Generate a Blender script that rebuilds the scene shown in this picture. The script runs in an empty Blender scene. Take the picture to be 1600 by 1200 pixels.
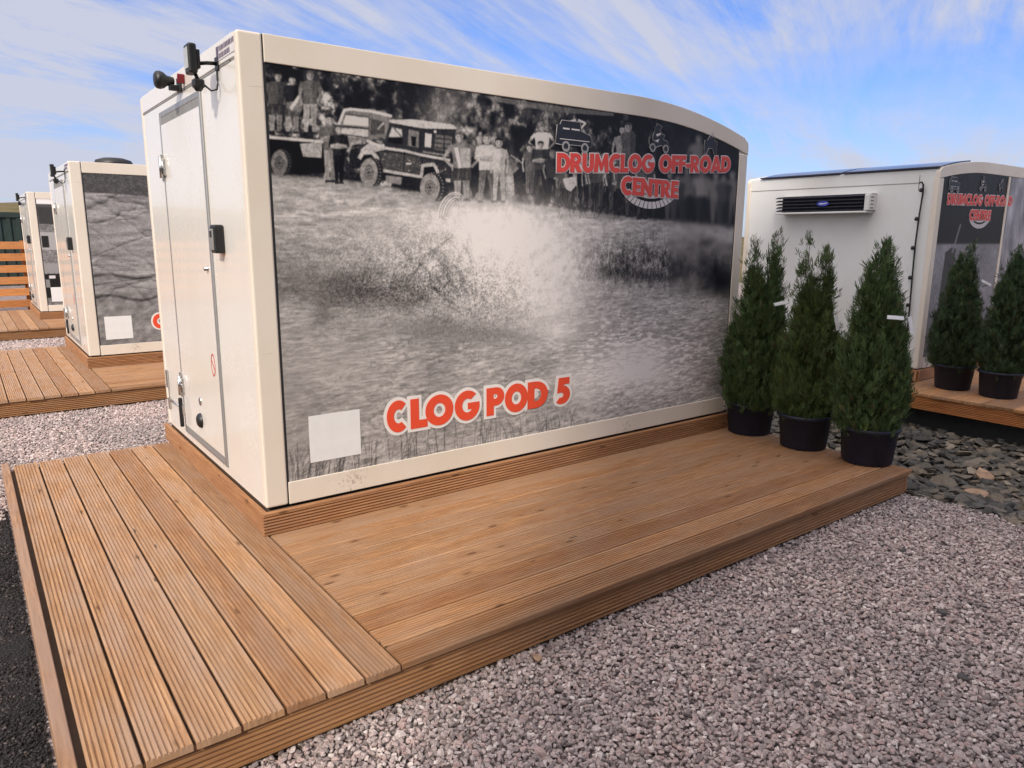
import bpy, bmesh, math, random
import numpy as np
from mathutils import Vector, Matrix
random.seed(7)
RNG = np.random.default_rng(11)
S = bpy.context.scene
R = math.radians

# ------------------------------------------------------------------ camera
cd = bpy.data.cameras.new('camera')
cam = bpy.data.objects.new('camera', cd)
S.collection.objects.link(cam)
cam.location = (-1.18405, -3.81246, 1.47139)
cam.rotation_euler = (1.3701035, -0.0061119, -0.6403946)
cd.sensor_width = 36.0
cd.lens = 1140.78 / 1600 * 36.0
cd.clip_start, cd.clip_end = 0.05, 4000
S.camera = cam

# ------------------------------------------------------------------ world and sun
SUN_AZ, SUN_EL = R(40), R(36)          # azimuth measured from -X towards -Y
sdir = Vector((-math.cos(SUN_AZ) * math.cos(SUN_EL), -math.sin(SUN_AZ) * math.cos(SUN_EL), math.sin(SUN_EL)))
W = bpy.data.worlds.new('World')
S.world = W
W.use_nodes = True


ROT1 = -20


def wire_world():
    nt = W.node_tree
    N, L = nt.nodes, nt.links
    N.clear()
    out = N.new('ShaderNodeOutputWorld')
    bg = N.new('ShaderNodeBackground')
    bg.inputs['Strength'].default_value = 0.15
    sky = N.new('ShaderNodeTexSky')
    sky.sky_type = 'NISHITA'
    sky.sun_disc = False
    sky.sun_elevation = SUN_EL
    sky.sun_rotation = math.atan2(sdir.x, sdir.y)
    sky.air_density, sky.dust_density, sky.ozone_density = 1.0, 0.6, 2.2
    tc = N.new('ShaderNodeTexCoord')
    sep = N.new('ShaderNodeSeparateXYZ')
    L.new(tc.outputs['Generated'], sep.inputs[0])
    zz = N.new('ShaderNodeMath'); zz.operation = 'MAXIMUM'; zz.inputs[1].default_value = 0.0
    L.new(sep.outputs['Z'], zz.inputs[0])
    za = N.new('ShaderNodeMath'); za.operation = 'ADD'; za.inputs[1].default_value = 0.14
    L.new(zz.outputs[0], za.inputs[0])
    dv = []
    for ax in 'XY':
        d = N.new('ShaderNodeMath'); d.operation = 'DIVIDE'
        L.new(sep.outputs[ax], d.inputs[0]); L.new(za.outputs[0], d.inputs[1])
        dv.append(d)
    cb = N.new('ShaderNodeCombineXYZ')
    L.new(dv[0].outputs[0], cb.inputs[0]); L.new(dv[1].outputs[0], cb.inputs[1])

    def noise(scale, rot, sc, detail, dist, loc=(0, 0, 0), rough=0.55):
        m0 = N.new('ShaderNodeMapping')
        m0.inputs['Rotation'].default_value = (0, 0, R(rot))
        L.new(cb.outputs[0], m0.inputs[0])
        m = N.new('ShaderNodeMapping')
        m.inputs['Scale'].default_value = sc
        m.inputs['Location'].default_value = loc
        L.new(m0.outputs[0], m.inputs[0])
        n = N.new('ShaderNodeTexNoise')
        n.inputs['Scale'].default_value = scale
        n.inputs['Detail'].default_value = detail
        n.inputs['Roughness'].default_value = rough
        n.inputs['Distortion'].default_value = dist
        L.new(m.outputs[0], n.inputs['Vector'])
        return n

    def ramp(src, a, b):
        r = N.new('ShaderNodeMapRange'); r.interpolation_type = 'SMOOTHSTEP'
        r.inputs[1].default_value, r.inputs[2].default_value = a, b
        L.new(src, r.inputs[0])
        return r.outputs[0]
    n1 = noise(1.0, ROT1, (0.55, 1.8, 1), 10, 0.55, (2.1, 0.4, 0), 0.66)
    n2 = noise(0.55, 15, (0.8, 1.3, 1), 4, 0.3, (5.2, 1.7, 0))
    n3 = noise(3.2, ROT1 - 4, (0.22, 2.6, 1), 7, 0.25, (0.3, 7.4, 0), 0.65)
    a1, a2, a3 = ramp(n1.outputs[0], 0.36, 0.64), ramp(n2.outputs[0], 0.30, 0.58), ramp(n3.outputs[0], 0.36, 0.72)

    def op(o, a, b):
        m = N.new('ShaderNodeMath'); m.operation = o
        for i, v in enumerate((a, b)):
            if isinstance(v, (int, float)): m.inputs[i].default_value = v
            else: L.new(v, m.inputs[i])
        return m.outputs[0]
    streak = op('ADD', op('MULTIPLY', a1, 0.65), op('MULTIPLY', a3, 0.35))
    cov = op('MULTIPLY', streak, op('ADD', op('MULTIPLY', a2, 0.85), 0.22))
    # more veil low down and towards the west (-X) side
    west = ramp(op('ADD', op('MULTIPLY', sep.outputs['X'], -1.0), op('MULTIPLY', sep.outputs['Y'], 0.35)), -0.62, 0.5)
    low = ramp(sep.outputs['Z'], 0.30, -0.02)
    cov = op('ADD', cov, op('MULTIPLY', low, 0.52))
    soft = ramp(noise(1.3, -24, (0.8, 1.6, 1), 7, 0.5, (9.1, 3.3, 0), 0.66).outputs[0], 0.34, 0.66)
    cov = op('ADD', cov, op('MULTIPLY', west, op('ADD', op('MULTIPLY', soft, 0.75), 0.12)))
    cl = N.new('ShaderNodeClamp'); L.new(cov, cl.inputs[0])
    cl.inputs[2].default_value = 0.95
    # cloud glow around the sun and overhead, added out of view as fill
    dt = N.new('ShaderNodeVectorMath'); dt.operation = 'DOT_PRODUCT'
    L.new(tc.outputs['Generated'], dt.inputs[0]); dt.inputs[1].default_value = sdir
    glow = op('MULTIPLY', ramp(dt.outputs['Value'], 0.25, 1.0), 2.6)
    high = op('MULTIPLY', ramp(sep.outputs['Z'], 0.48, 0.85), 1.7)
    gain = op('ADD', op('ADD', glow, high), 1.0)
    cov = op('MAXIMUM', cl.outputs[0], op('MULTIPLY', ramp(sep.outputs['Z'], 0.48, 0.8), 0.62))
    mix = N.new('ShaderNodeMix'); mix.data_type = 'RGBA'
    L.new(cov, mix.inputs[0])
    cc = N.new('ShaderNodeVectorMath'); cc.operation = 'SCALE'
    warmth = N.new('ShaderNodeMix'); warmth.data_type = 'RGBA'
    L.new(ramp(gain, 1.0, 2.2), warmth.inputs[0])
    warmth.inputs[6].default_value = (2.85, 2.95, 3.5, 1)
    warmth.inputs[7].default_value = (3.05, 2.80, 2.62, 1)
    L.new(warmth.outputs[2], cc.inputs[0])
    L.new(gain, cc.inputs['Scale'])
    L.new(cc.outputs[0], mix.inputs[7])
    tint = N.new('ShaderNodeMix'); tint.data_type = 'RGBA'; tint.blend_type = 'MULTIPLY'
    tint.inputs[0].default_value = 1.0
    tint.inputs[7].default_value = (0.35, 0.49, 0.79, 1)
    hs = N.new('ShaderNodeHueSaturation')
    hs.inputs['Saturation'].default_value = 1.2
    hs.inputs['Value'].default_value = 1.0
    L.new(sky.outputs[0], hs.inputs['Color'])
    L.new(hs.outputs[0], tint.inputs[6])
    L.new(tint.outputs[2], mix.inputs[6])
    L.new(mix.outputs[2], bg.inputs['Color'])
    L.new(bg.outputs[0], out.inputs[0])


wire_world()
sl = bpy.data.lights.new('sun', 'SUN')
sl.energy = 2.5
sl.angle = R(3.5)
sl.color = (1.0, 0.91, 0.78)
sun = bpy.data.objects.new('sun', sl)
S.collection.objects.link(sun)
sun.rotation_euler = sdir.to_track_quat('Z', 'Y').to_euler()
S.view_settings.view_transform = 'Standard'
S.view_settings.look = 'None'
S.view_settings.exposure = 0.52
S.view_settings.gamma = 1.0
S.cycles.use_denoising = True
S.cycles.max_bounces = 6

# ------------------------------------------------------------------ sizes measured on the place (metres)
PW, PL, PH = 2.337, 4.045, 2.435       # pod width, length, height
ZD = -0.141                            # deck top, below pod floor
ZG = -0.331                            # gravel surface
DY = 1.536                             # how far the deck reaches out from the graphic side
PITCH = 6.27                           # pod to pod
XR = 7.45                              # facing wall of the opposite row


# ------------------------------------------------------------------ materials
MATS = {}


class NT:
    def __init__(self, name):
        m = bpy.data.materials.new(name)
        m.use_nodes = True
        self.m, self.nt = m, m.node_tree
        self.N, self.L = self.nt.nodes, self.nt.links
        self.b = self.N['Principled BSDF']
        MATS[name] = m

    def new(self, t, **kw):
        n = self.N.new(t)
        for k, v in kw.items(): setattr(n, k, v)
        return n

    def put(self, sock, v):
        if hasattr(v, 'is_output'): self.L.new(v, sock)
        else: sock.default_value = v

    def noise(self, vec, scale, detail=4, rough=0.55, dist=0.0):
        n = self.new('ShaderNodeTexNoise')
        if vec is not None: self.L.new(vec, n.inputs['Vector'])
        n.inputs['Scale'].default_value = scale
        n.inputs['Detail'].default_value = detail
        n.inputs['Roughness'].default_value = rough
        n.inputs['Distortion'].default_value = dist
        return n.outputs[0]

    def mapping(self, vec, scale=(1, 1, 1), loc=(0, 0, 0), rot=(0, 0, 0)):
        m = self.new('ShaderNodeMapping')
        self.L.new(vec, m.inputs[0])
        m.inputs['Scale'].default_value = scale
        self.put(m.inputs['Location'], loc)
        m.inputs['Rotation'].default_value = rot
        return m.outputs[0]

    def math(self, o, a, b=0.0):
        m = self.new('ShaderNodeMath', operation=o)
        self.put(m.inputs[0], a); self.put(m.inputs[1], b)
        return m.outputs[0]

    def rng(self, v, a, b, c=0.0, d=1.0):
        m = self.new('ShaderNodeMapRange', interpolation_type='SMOOTHSTEP')
        self.put(m.inputs[0], v)
        m.inputs[1].default_value, m.inputs[2].default_value = a, b
        m.inputs[3].default_value, m.inputs[4].default_value = c, d
        return m.outputs[0]

    def mix(self, f, a, b, mode='MIX'):
        m = self.new('ShaderNodeMix', data_type='RGBA', blend_type=mode)
        self.put(m.inputs[0], f)
        for s, v in ((m.inputs[6], a), (m.inputs[7], b)):
            self.put(s, v if hasattr(v, 'is_output') else (*v, 1) if len(v) == 3 else v)
        return m.outputs[2]

    def ramp(self, v, stops):
        r = self.new('ShaderNodeValToRGB')
        e = r.color_ramp.elements
        while len(e) < len(stops): e.new(0.5)
        for i, (p, c) in enumerate(stops):
            e[i].position = p; e[i].color = (*c, 1)
        self.put(r.inputs[0], v)
        return r.outputs[0]

    def bump(self, h, strength, dist):
        b = self.new('ShaderNodeBump')
        b.inputs['Strength'].default_value = strength
        b.inputs['Distance'].default_value = dist
        self.L.new(h, b.inputs['Height'])
        self.L.new(b.outputs[0], self.b.inputs['Normal'])

    def obj(self): return self.new('ShaderNodeTexCoord').outputs['Object']
    def gen(self): return self.new('ShaderNodeNewGeometry').outputs['Position']
    def uv(self): return self.new('ShaderNodeTexCoord').outputs['UV']
    def island(self): return self.new('ShaderNodeNewGeometry').outputs['Random Per Island']

    def fin(self, col, rough=0.5, metal=0.0, spec=0.5):
        self.put(self.b.inputs['Base Color'], col if hasattr(col, 'is_output') else (*col, 1))
        self.put(self.b.inputs['Roughness'], rough)
        self.b.inputs['Metallic'].default_value = metal
        self.b.inputs['Specular IOR Level'].default_value = spec
        return self.m


def make_paint(name, base, rough, coat=0.0, chips=0.0):
    t = NT(name)
    p = t.obj()
    big = t.noise(p, 1.3, 5)
    st = t.noise(t.mapping(p, (9, 9, 0.7)), 1.0, 4)
    fine = t.noise(p, 60, 3)
    c = t.mix(t.rng(big, 0.35, 0.7), base, tuple(x * y for x, y in zip(base, (0.93, 0.91, 0.87))))
    c = t.mix(t.rng(st, 0.52, 0.85, 0, 0.10), c, tuple(x * y for x, y in zip(base, (0.80, 0.76, 0.70))))
    if chips:
        sep = t.new('ShaderNodeSeparateXYZ'); t.L.new(p, sep.inputs[0])
        near = t.rng(sep.outputs[2], 0.22, 0.0)
        sp = t.math('ADD', t.math('MULTIPLY', t.noise(t.mapping(p, (1, 1, 0.8)), 46, 6, 0.7), .6), t.math('MULTIPLY', t.noise(p, 3.1, 2), .42))
        k = t.math('MULTIPLY', t.rng(sp, 0.600, 0.635), near)
        k2 = t.rng(t.noise(p, 30, 7, 0.7), 0.70, 0.74)
        k = t.math('MAXIMUM', t.math('MULTIPLY', k, chips * .7), t.math('MULTIPLY', k2, 0.3))
        c = t.mix(k, c, (0.26, 0.21, 0.18))
        hair = t.noise(t.mapping(p, (3, 3, 70)), 1.0, 3, 0.5, 0.4)
        c = t.mix(t.math('MULTIPLY', t.rng(hair, 0.70, 0.74), t.rng(t.noise(p, 4, 2), 0.52, 0.6, 0, 0.55)), c, (0.32, 0.26, 0.22))
    t.bump(t.math('ADD', t.math('MULTIPLY', big, 1.0), t.math('MULTIPLY', fine, 0.02)), 0.035, 0.02)
    t.b.inputs['Coat Weight'].default_value = coat
    t.b.inputs['Coat Roughness'].default_value = 0.06
    t.fin(c, t.rng(big, 0.3, 0.8, rough, rough + 0.12))
    return t.m


make_paint('cream_trim', (0.69, 0.62, 0.54), 0.42, 0.1, 1.0)
make_paint('white_gelcoat', (0.72, 0.69, 0.65), 0.24, 0.5)
make_paint('white_panel', (0.68, 0.68, 0.67), 0.40, 0.1)


def make_plain(name, col, rough, metal=0.0, var=0.15, scale=14, bump=0.0):
    t = NT(name)
    p = t.obj()
    n = t.noise(p, scale, 4)
    c = t.mix(t.rng(n, 0.3, 0.75), col, tuple(x * (1 - var) for x in col))
    if bump: t.bump(t.noise(p, scale * 12, 3), 0.3, bump)
    t.fin(c, t.rng(n, 0.25, 0.8, rough, min(1, rough + 0.14)), metal)


make_plain('aluminium', (0.42, 0.42, 0.42), 0.38, 0.75)
make_plain('chrome', (0.6, 0.6, 0.6), 0.18, 1.0)
make_plain('grey_seal', (0.22, 0.215, 0.21), 0.5)
make_plain('black_rubber_and_gap', (0.012, 0.012, 0.013), 0.6)
make_plain('black_plastic', (0.008, 0.009, 0.011), 0.38, 0, 0.3, 20, 0.0006)
make_plain('pot_plastic', (0.008, 0.012, 0.030), 0.5, 0, 0.35, 9, 0.0008)
make_plain('dark_edge', (0.01, 0.012, 0.03), 0.4)
make_plain('lens', (0.42, 0.43, 0.42), 0.12)
make_plain('red_plastic', (0.16, 0.008, 0.014), 0.3)
make_plain('sticker_red', (0.45, 0.05, 0.04), 0.4)
make_plain('letter_red', (0.72, 0.075, 0.03), 0.38, 0, 0.06)
make_plain('letter_red_dull', (0.66, 0.06, 0.045), 0.38, 0, 0.06)
make_plain('letter_white', (0.74, 0.70, 0.67), 0.4, 0, 0.06)
make_plain('emblem_line', (0.33, 0.32, 0.33), 0.5)
make_plain('letter_grey', (0.62, 0.58, 0.58), 0.4, 0, 0.1)
make_plain('emblem_dark', (0.012, 0.013, 0.02), 0.4)
make_plain('sticker_white', (0.72, 0.72, 0.72), 0.4, 0, 0.05)
make_plain('sticker_ink', (0.10, 0.07, 0.12), 0.5)
make_plain('grille_black', (0.006, 0.007, 0.018), 0.65)
make_plain('badge_blue', (0.03, 0.05, 0.38), 0.25)
make_plain('tag_paper', (0.75, 0.76, 0.78), 0.45, 0, 0.12, 40)
make_plain('container_green', (0.010, 0.026, 0.022), 0.55, 0, 0.4, 3)
make_plain('shade_block_cladding', (0.05, 0.07, 0.06), 0.5, 0, 0.2, 3)
make_plain('joist_timber', (0.085, 0.052, 0.034), 0.85)
make_plain('soil', (0.03, 0.022, 0.016), 0.9, 0, 0.5, 60, 0.004)
make_plain('bark', (0.10, 0.065, 0.045), 0.85, 0, 0.4, 50, 0.002)


def make_solar():
    t = NT('solar_glass')
    br = t.new('ShaderNodeTexBrick')
    t.L.new(t.mapping(t.obj(), (1, 1, 1)), br.inputs[0])
    br.offset = 0.0
    br.inputs['Scale'].default_value = 1
    br.inputs['Mortar Size'].default_value = 0.006
    br.inputs['Brick Width'].default_value = 0.16
    br.inputs['Row Height'].default_value = 0.16
    br.inputs['Color1'].default_value = (0.006, 0.010, 0.035, 1)
    br.inputs['Color2'].default_value = (0.006, 0.009, 0.03, 1)
    br.inputs['Mortar'].default_value = (0.04, 0.05, 0.09, 1)
    t.fin(br.outputs[0], 0.12)


make_solar()


def make_wood(name, warm, grey, greyness):
    t = NT(name)
    uv = t.uv()
    isl = t.island()
    off = t.new('ShaderNodeCombineXYZ')
    t.L.new(t.math('MULTIPLY', isl, 37.0), off.inputs[0])
    t.L.new(t.math('MULTIPLY', isl, 91.0), off.inputs[1])
    v = t.new('ShaderNodeVectorMath', operation='ADD')
    t.L.new(uv, v.inputs[0]); t.L.new(off.outputs[0], v.inputs[1])
    v = v.outputs[0]
    grain = t.noise(t.mapping(v, (4.5, 85, 1)), 1.0, 5, 0.65, 0.6)
    rings = t.noise(t.mapping(v, (0.8, 16, 1)), 1.0, 3, 0.5, 1.3)
    blot = t.noise(t.mapping(v, (2.6, 7, 1)), 1.0, 4)
    vor = t.new('ShaderNodeTexVoronoi')
    t.L.new(t.mapping(v, (2.7, 6.0, 1)), vor.inputs['Vector'])
    vor.inputs['Scale'].default_value = 1.0
    knot = t.rng(vor.outputs['Distance'], 0.105, 0.05)
    ring = t.rng(vor.outputs['Distance'], 0.20, 0.07)
    nail = t.new('ShaderNodeTexVoronoi')
    t.L.new(t.mapping(v, (1.6, 7.0, 1)), nail.inputs['Vector'])
    nail.inputs['Scale'].default_value = 1.0
    nk = t.rng(nail.outputs['Distance'], 0.062, 0.038)
    dark = tuple(x * y for x, y in zip(warm, (0.60, 0.52, 0.45)))
    lite = tuple(x * y for x, y in zip(warm, (1.14, 1.10, 1.02)))
    c = t.mix(t.rng(grain, 0.28, 0.75), dark, lite)
    c = t.mix(t.rng(rings, 0.40, 0.62, 0, 0.45), c, dark)
    c = t.mix(t.math('MULTIPLY', t.rng(blot, 0.36, 0.68), greyness), c, grey)
    c = t.mix(t.math('MULTIPLY', t.rng(isl, 0.35, 1.0), greyness * 0.6), c, grey)
    tint = t.ramp(t.math('FRACT', t.math('MULTIPLY', isl, 7.31)), [(0, (0.68, 0.69, 0.70)), (0.25, (0.92, 0.84, 0.80)), (0.5, (1.0, 1.0, 1.0)), (0.75, (1.06, 1.06, 1.08)), (1, (1.24, 1.13, 0.94))])
    c = t.mix(1.0, c, tint, 'MULTIPLY')
    c = t.mix(t.math('MULTIPLY', ring, 0.40), c, dark)
    c = t.mix(t.math('MULTIPLY', knot, 0.75), c, (0.10, 0.045, 0.02))
    c = t.mix(t.math('MULTIPLY', nk, 0.75), c, (0.03, 0.022, 0.018))
    t.bump(t.math('ADD', grain, t.math('MULTIPLY', rings, 0.6)), 0.35, 0.0025)
    t.fin(c, t.rng(grain, 0.2, 0.8, 0.80, 0.62), 0, 0.3)


make_wood('walkway_wood', (0.44, 0.27, 0.153), (0.36, 0.252, 0.185), 0.6)
make_wood('terrace_wood', (0.40, 0.226, 0.115), (0.32, 0.216, 0.145), 0.50)
make_wood('fascia_wood', (0.44, 0.25, 0.122), (0.33, 0.20, 0.125), 0.4)
make_wood('plinth_wood', (0.49, 0.27, 0.135), (0.38, 0.22, 0.14), 0.35)
make_wood('rail_wood', (0.58, 0.25, 0.085), (0.42, 0.21, 0.10), 0.3)
make_wood('rough_timber', (0.46, 0.30, 0.20), (0.36, 0.26, 0.21), 0.6)


def make_print(name):
    t = NT(name)
    a = t.new('ShaderNodeVertexColor', layer_name='print')
    n = t.noise(t.obj(), 0.9, 2)
    t.bump(n, 0.05, 0.02)
    t.b.inputs['Coat Weight'].default_value = 0.0
    t.fin(a.outputs[0], 0.45, 0, 0.28)


make_print('printed_vinyl')


def make_stones(name, stops, rough=0.85, patch=((0.8, 0.78, 0.8), (1.1, 1.02, 1.0)), bs=160):
    t = NT(name)
    isl = t.island()
    p = t.gen()
    c = t.ramp(isl, stops)
    c = t.mix(1.0, c, t.ramp(t.noise(p, 1.6, 3), [(0.3, patch[0]), (0.7, patch[1])]), 'MULTIPLY')
    c = t.mix(t.rng(t.noise(p, bs, 3), 0.35, 0.7), c, t.mix(1.0, c, (0.72, 0.71, 0.70), 'MULTIPLY'))
    t.bump(t.noise(p, bs * 1.4, 4), 0.5, 0.003)
    t.fin(c, rough, 0, 0.3)


make_stones('gravel_stone', [(0.0, (0.17, 0.145, 0.145)), (0.10, (0.31, 0.275, 0.268)), (0.35, (0.40, 0.35, 0.338)), (0.55, (0.47, 0.408, 0.398)),
                             (0.72, (0.44, 0.335, 0.317)), (0.84, (0.54, 0.483, 0.468)), (0.97, (0.64, 0.592, 0.57)), (1.0, (0.75, 0.71, 0.67))])
make_stones('slate_rock', [(0.0, (0.045, 0.045, 0.045)), (0.3, (0.085, 0.083, 0.078)), (0.55, (0.12, 0.113, 0.103)), (0.75, (0.16, 0.135, 0.105)),
                           (0.92, (0.17, 0.15, 0.13)), (1.0, (0.30, 0.26, 0.21))], 0.8, ((0.7, 0.7, 0.7), (1.1, 1.03, 0.95)), 30)
make_stones('tarmac_stone', [(0, (0.012, 0.011, 0.012)), (0.6, (0.03, 0.027, 0.028)), (0.95, (0.06, 0.054, 0.055)), (1.0, (0.16, 0.13, 0.12))], 0.7, bs=200)
make_stones('tan_rock', [(0, (0.30, 0.21, 0.14)), (1, (0.36, 0.25, 0.17))], 0.8, bs=18)
make_stones('dark_rock', [(0, (0.05, 0.05, 0.055)), (1, (0.09, 0.085, 0.085))], 0.7, bs=30)


def make_gravel_base():
    t = NT('gravel_bed')
    p = t.gen()
    vo = t.new('ShaderNodeTexVoronoi')
    t.L.new(p, vo.inputs['Vector'])
    vo.inputs['Scale'].default_value = 46
    sp = t.new('ShaderNodeSeparateColor'); t.L.new(vo.outputs['Color'], sp.inputs[0])
    c = t.ramp(sp.outputs[0], [(0, (0.17, 0.14, 0.145)), (0.4, (0.31, 0.26, 0.26)), (0.75, (0.37, 0.29, 0.28)), (1, (0.50, 0.45, 0.44))])
    c = t.mix(t.rng(vo.outputs['Distance'], 0.35, 0.75), c, (0.12, 0.10, 0.098))
    h = t.math('SUBTRACT', 1.0, vo.outputs['Distance'])
    t.bump(t.math('ADD', h, t.math('MULTIPLY', t.noise(p, 9, 3), 1.2)), 0.8, 0.018)
    t.fin(c, 0.9, 0, 0.2)


make_gravel_base()


def make_tarmac():
    t = NT('tarmac')
    p = t.gen()
    n = t.noise(p, 90, 5, 0.7)
    vo = t.new('ShaderNodeTexVoronoi')
    t.L.new(p, vo.inputs['Vector']); vo.inputs['Scale'].default_value = 85
    big = t.noise(p, 2.2, 4)
    c = t.mix(t.rng(n, 0.3, 0.72), (0.014, 0.013, 0.014), (0.055, 0.050, 0.052))
    c = t.mix(t.rng(big, 0.5, 0.75, 0, 0.5), c, (0.07, 0.063, 0.06))
    sp = t.new('ShaderNodeSeparateColor'); t.L.new(vo.outputs['Color'], sp.inputs[0])
    c = t.mix(t.math('MULTIPLY', t.rng(sp.outputs[0], 0.975, 0.985, 0, .6), t.rng(vo.outputs['Distance'], 0.3, 0.15)), c, (0.28, 0.22, 0.20))
    t.bump(t.math('ADD', t.math('SUBTRACT', 1, vo.outputs['Distance']), t.math('MULTIPLY', n, 1.6)), 1.0, 0.022)
    t.fin(c, 0.85, 0, 0.3)


make_tarmac()


def make_moor():
    t = NT('moor_grass')
    p = t.gen()
    n = t.noise(p, 0.05, 8, 0.65)
    n2 = t.noise(p, 0.6, 5, 0.6)
    c = t.ramp(n, [(0.30, (0.055, 0.058, 0.024)), (0.45, (0.10, 0.092, 0.038)), (0.58, (0.16, 0.115, 0.062)), (0.75, (0.11, 0.075, 0.04))])
    c = t.mix(t.rng(n2, 0.4, 0.7, 0, 0.5), c, (0.05, 0.055, 0.022))
    t.bump(n2, 0.6, 0.3)
    t.fin(c, 0.95, 0, 0.1)


make_moor()


def make_rockbed():
    t = NT('rock_bed_ground')
    n = t.noise(t.gen(), 20, 5)
    t.bump(n, 0.6, 0.03)
    t.fin(t.mix(n, (0.02, 0.02, 0.02), (0.06, 0.058, 0.055)), 0.9)


make_rockbed()


def make_foliage():
    t = NT('conifer_leaf')
    a = t.new('ShaderNodeVertexColor', layer_name='leaf')
    t.fin(a.outputs[0], 0.55, 0, 0.25)
    t.b.inputs['Subsurface Weight'].default_value = 0.0


make_foliage()

# ------------------------------------------------------------------ object helpers
COL = S.collection


def put(name, me, mat=None, parent=None):
    o = bpy.data.objects.new(name, me)
    COL.objects.link(o)
    if mat: me.materials.append(MATS[mat] if isinstance(mat, str) else mat)
    if parent: o.parent = parent
    return o


def thing(name, label, cat, loc=(0, 0, 0), rz=0.0, group=None):
    o = bpy.data.objects.new(name, None)
    o.empty_display_size = 0.1
    COL.objects.link(o)
    o.location = loc
    o.rotation_euler = (0, 0, rz)
    return tag(o, label, cat, group)


def tag(o, label, cat, group=None):
    o['label'], o['category'] = label, cat
    if group: o['group'] = group
    return o


def kind(o, k):
    o['kind'] = k
    return o


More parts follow.
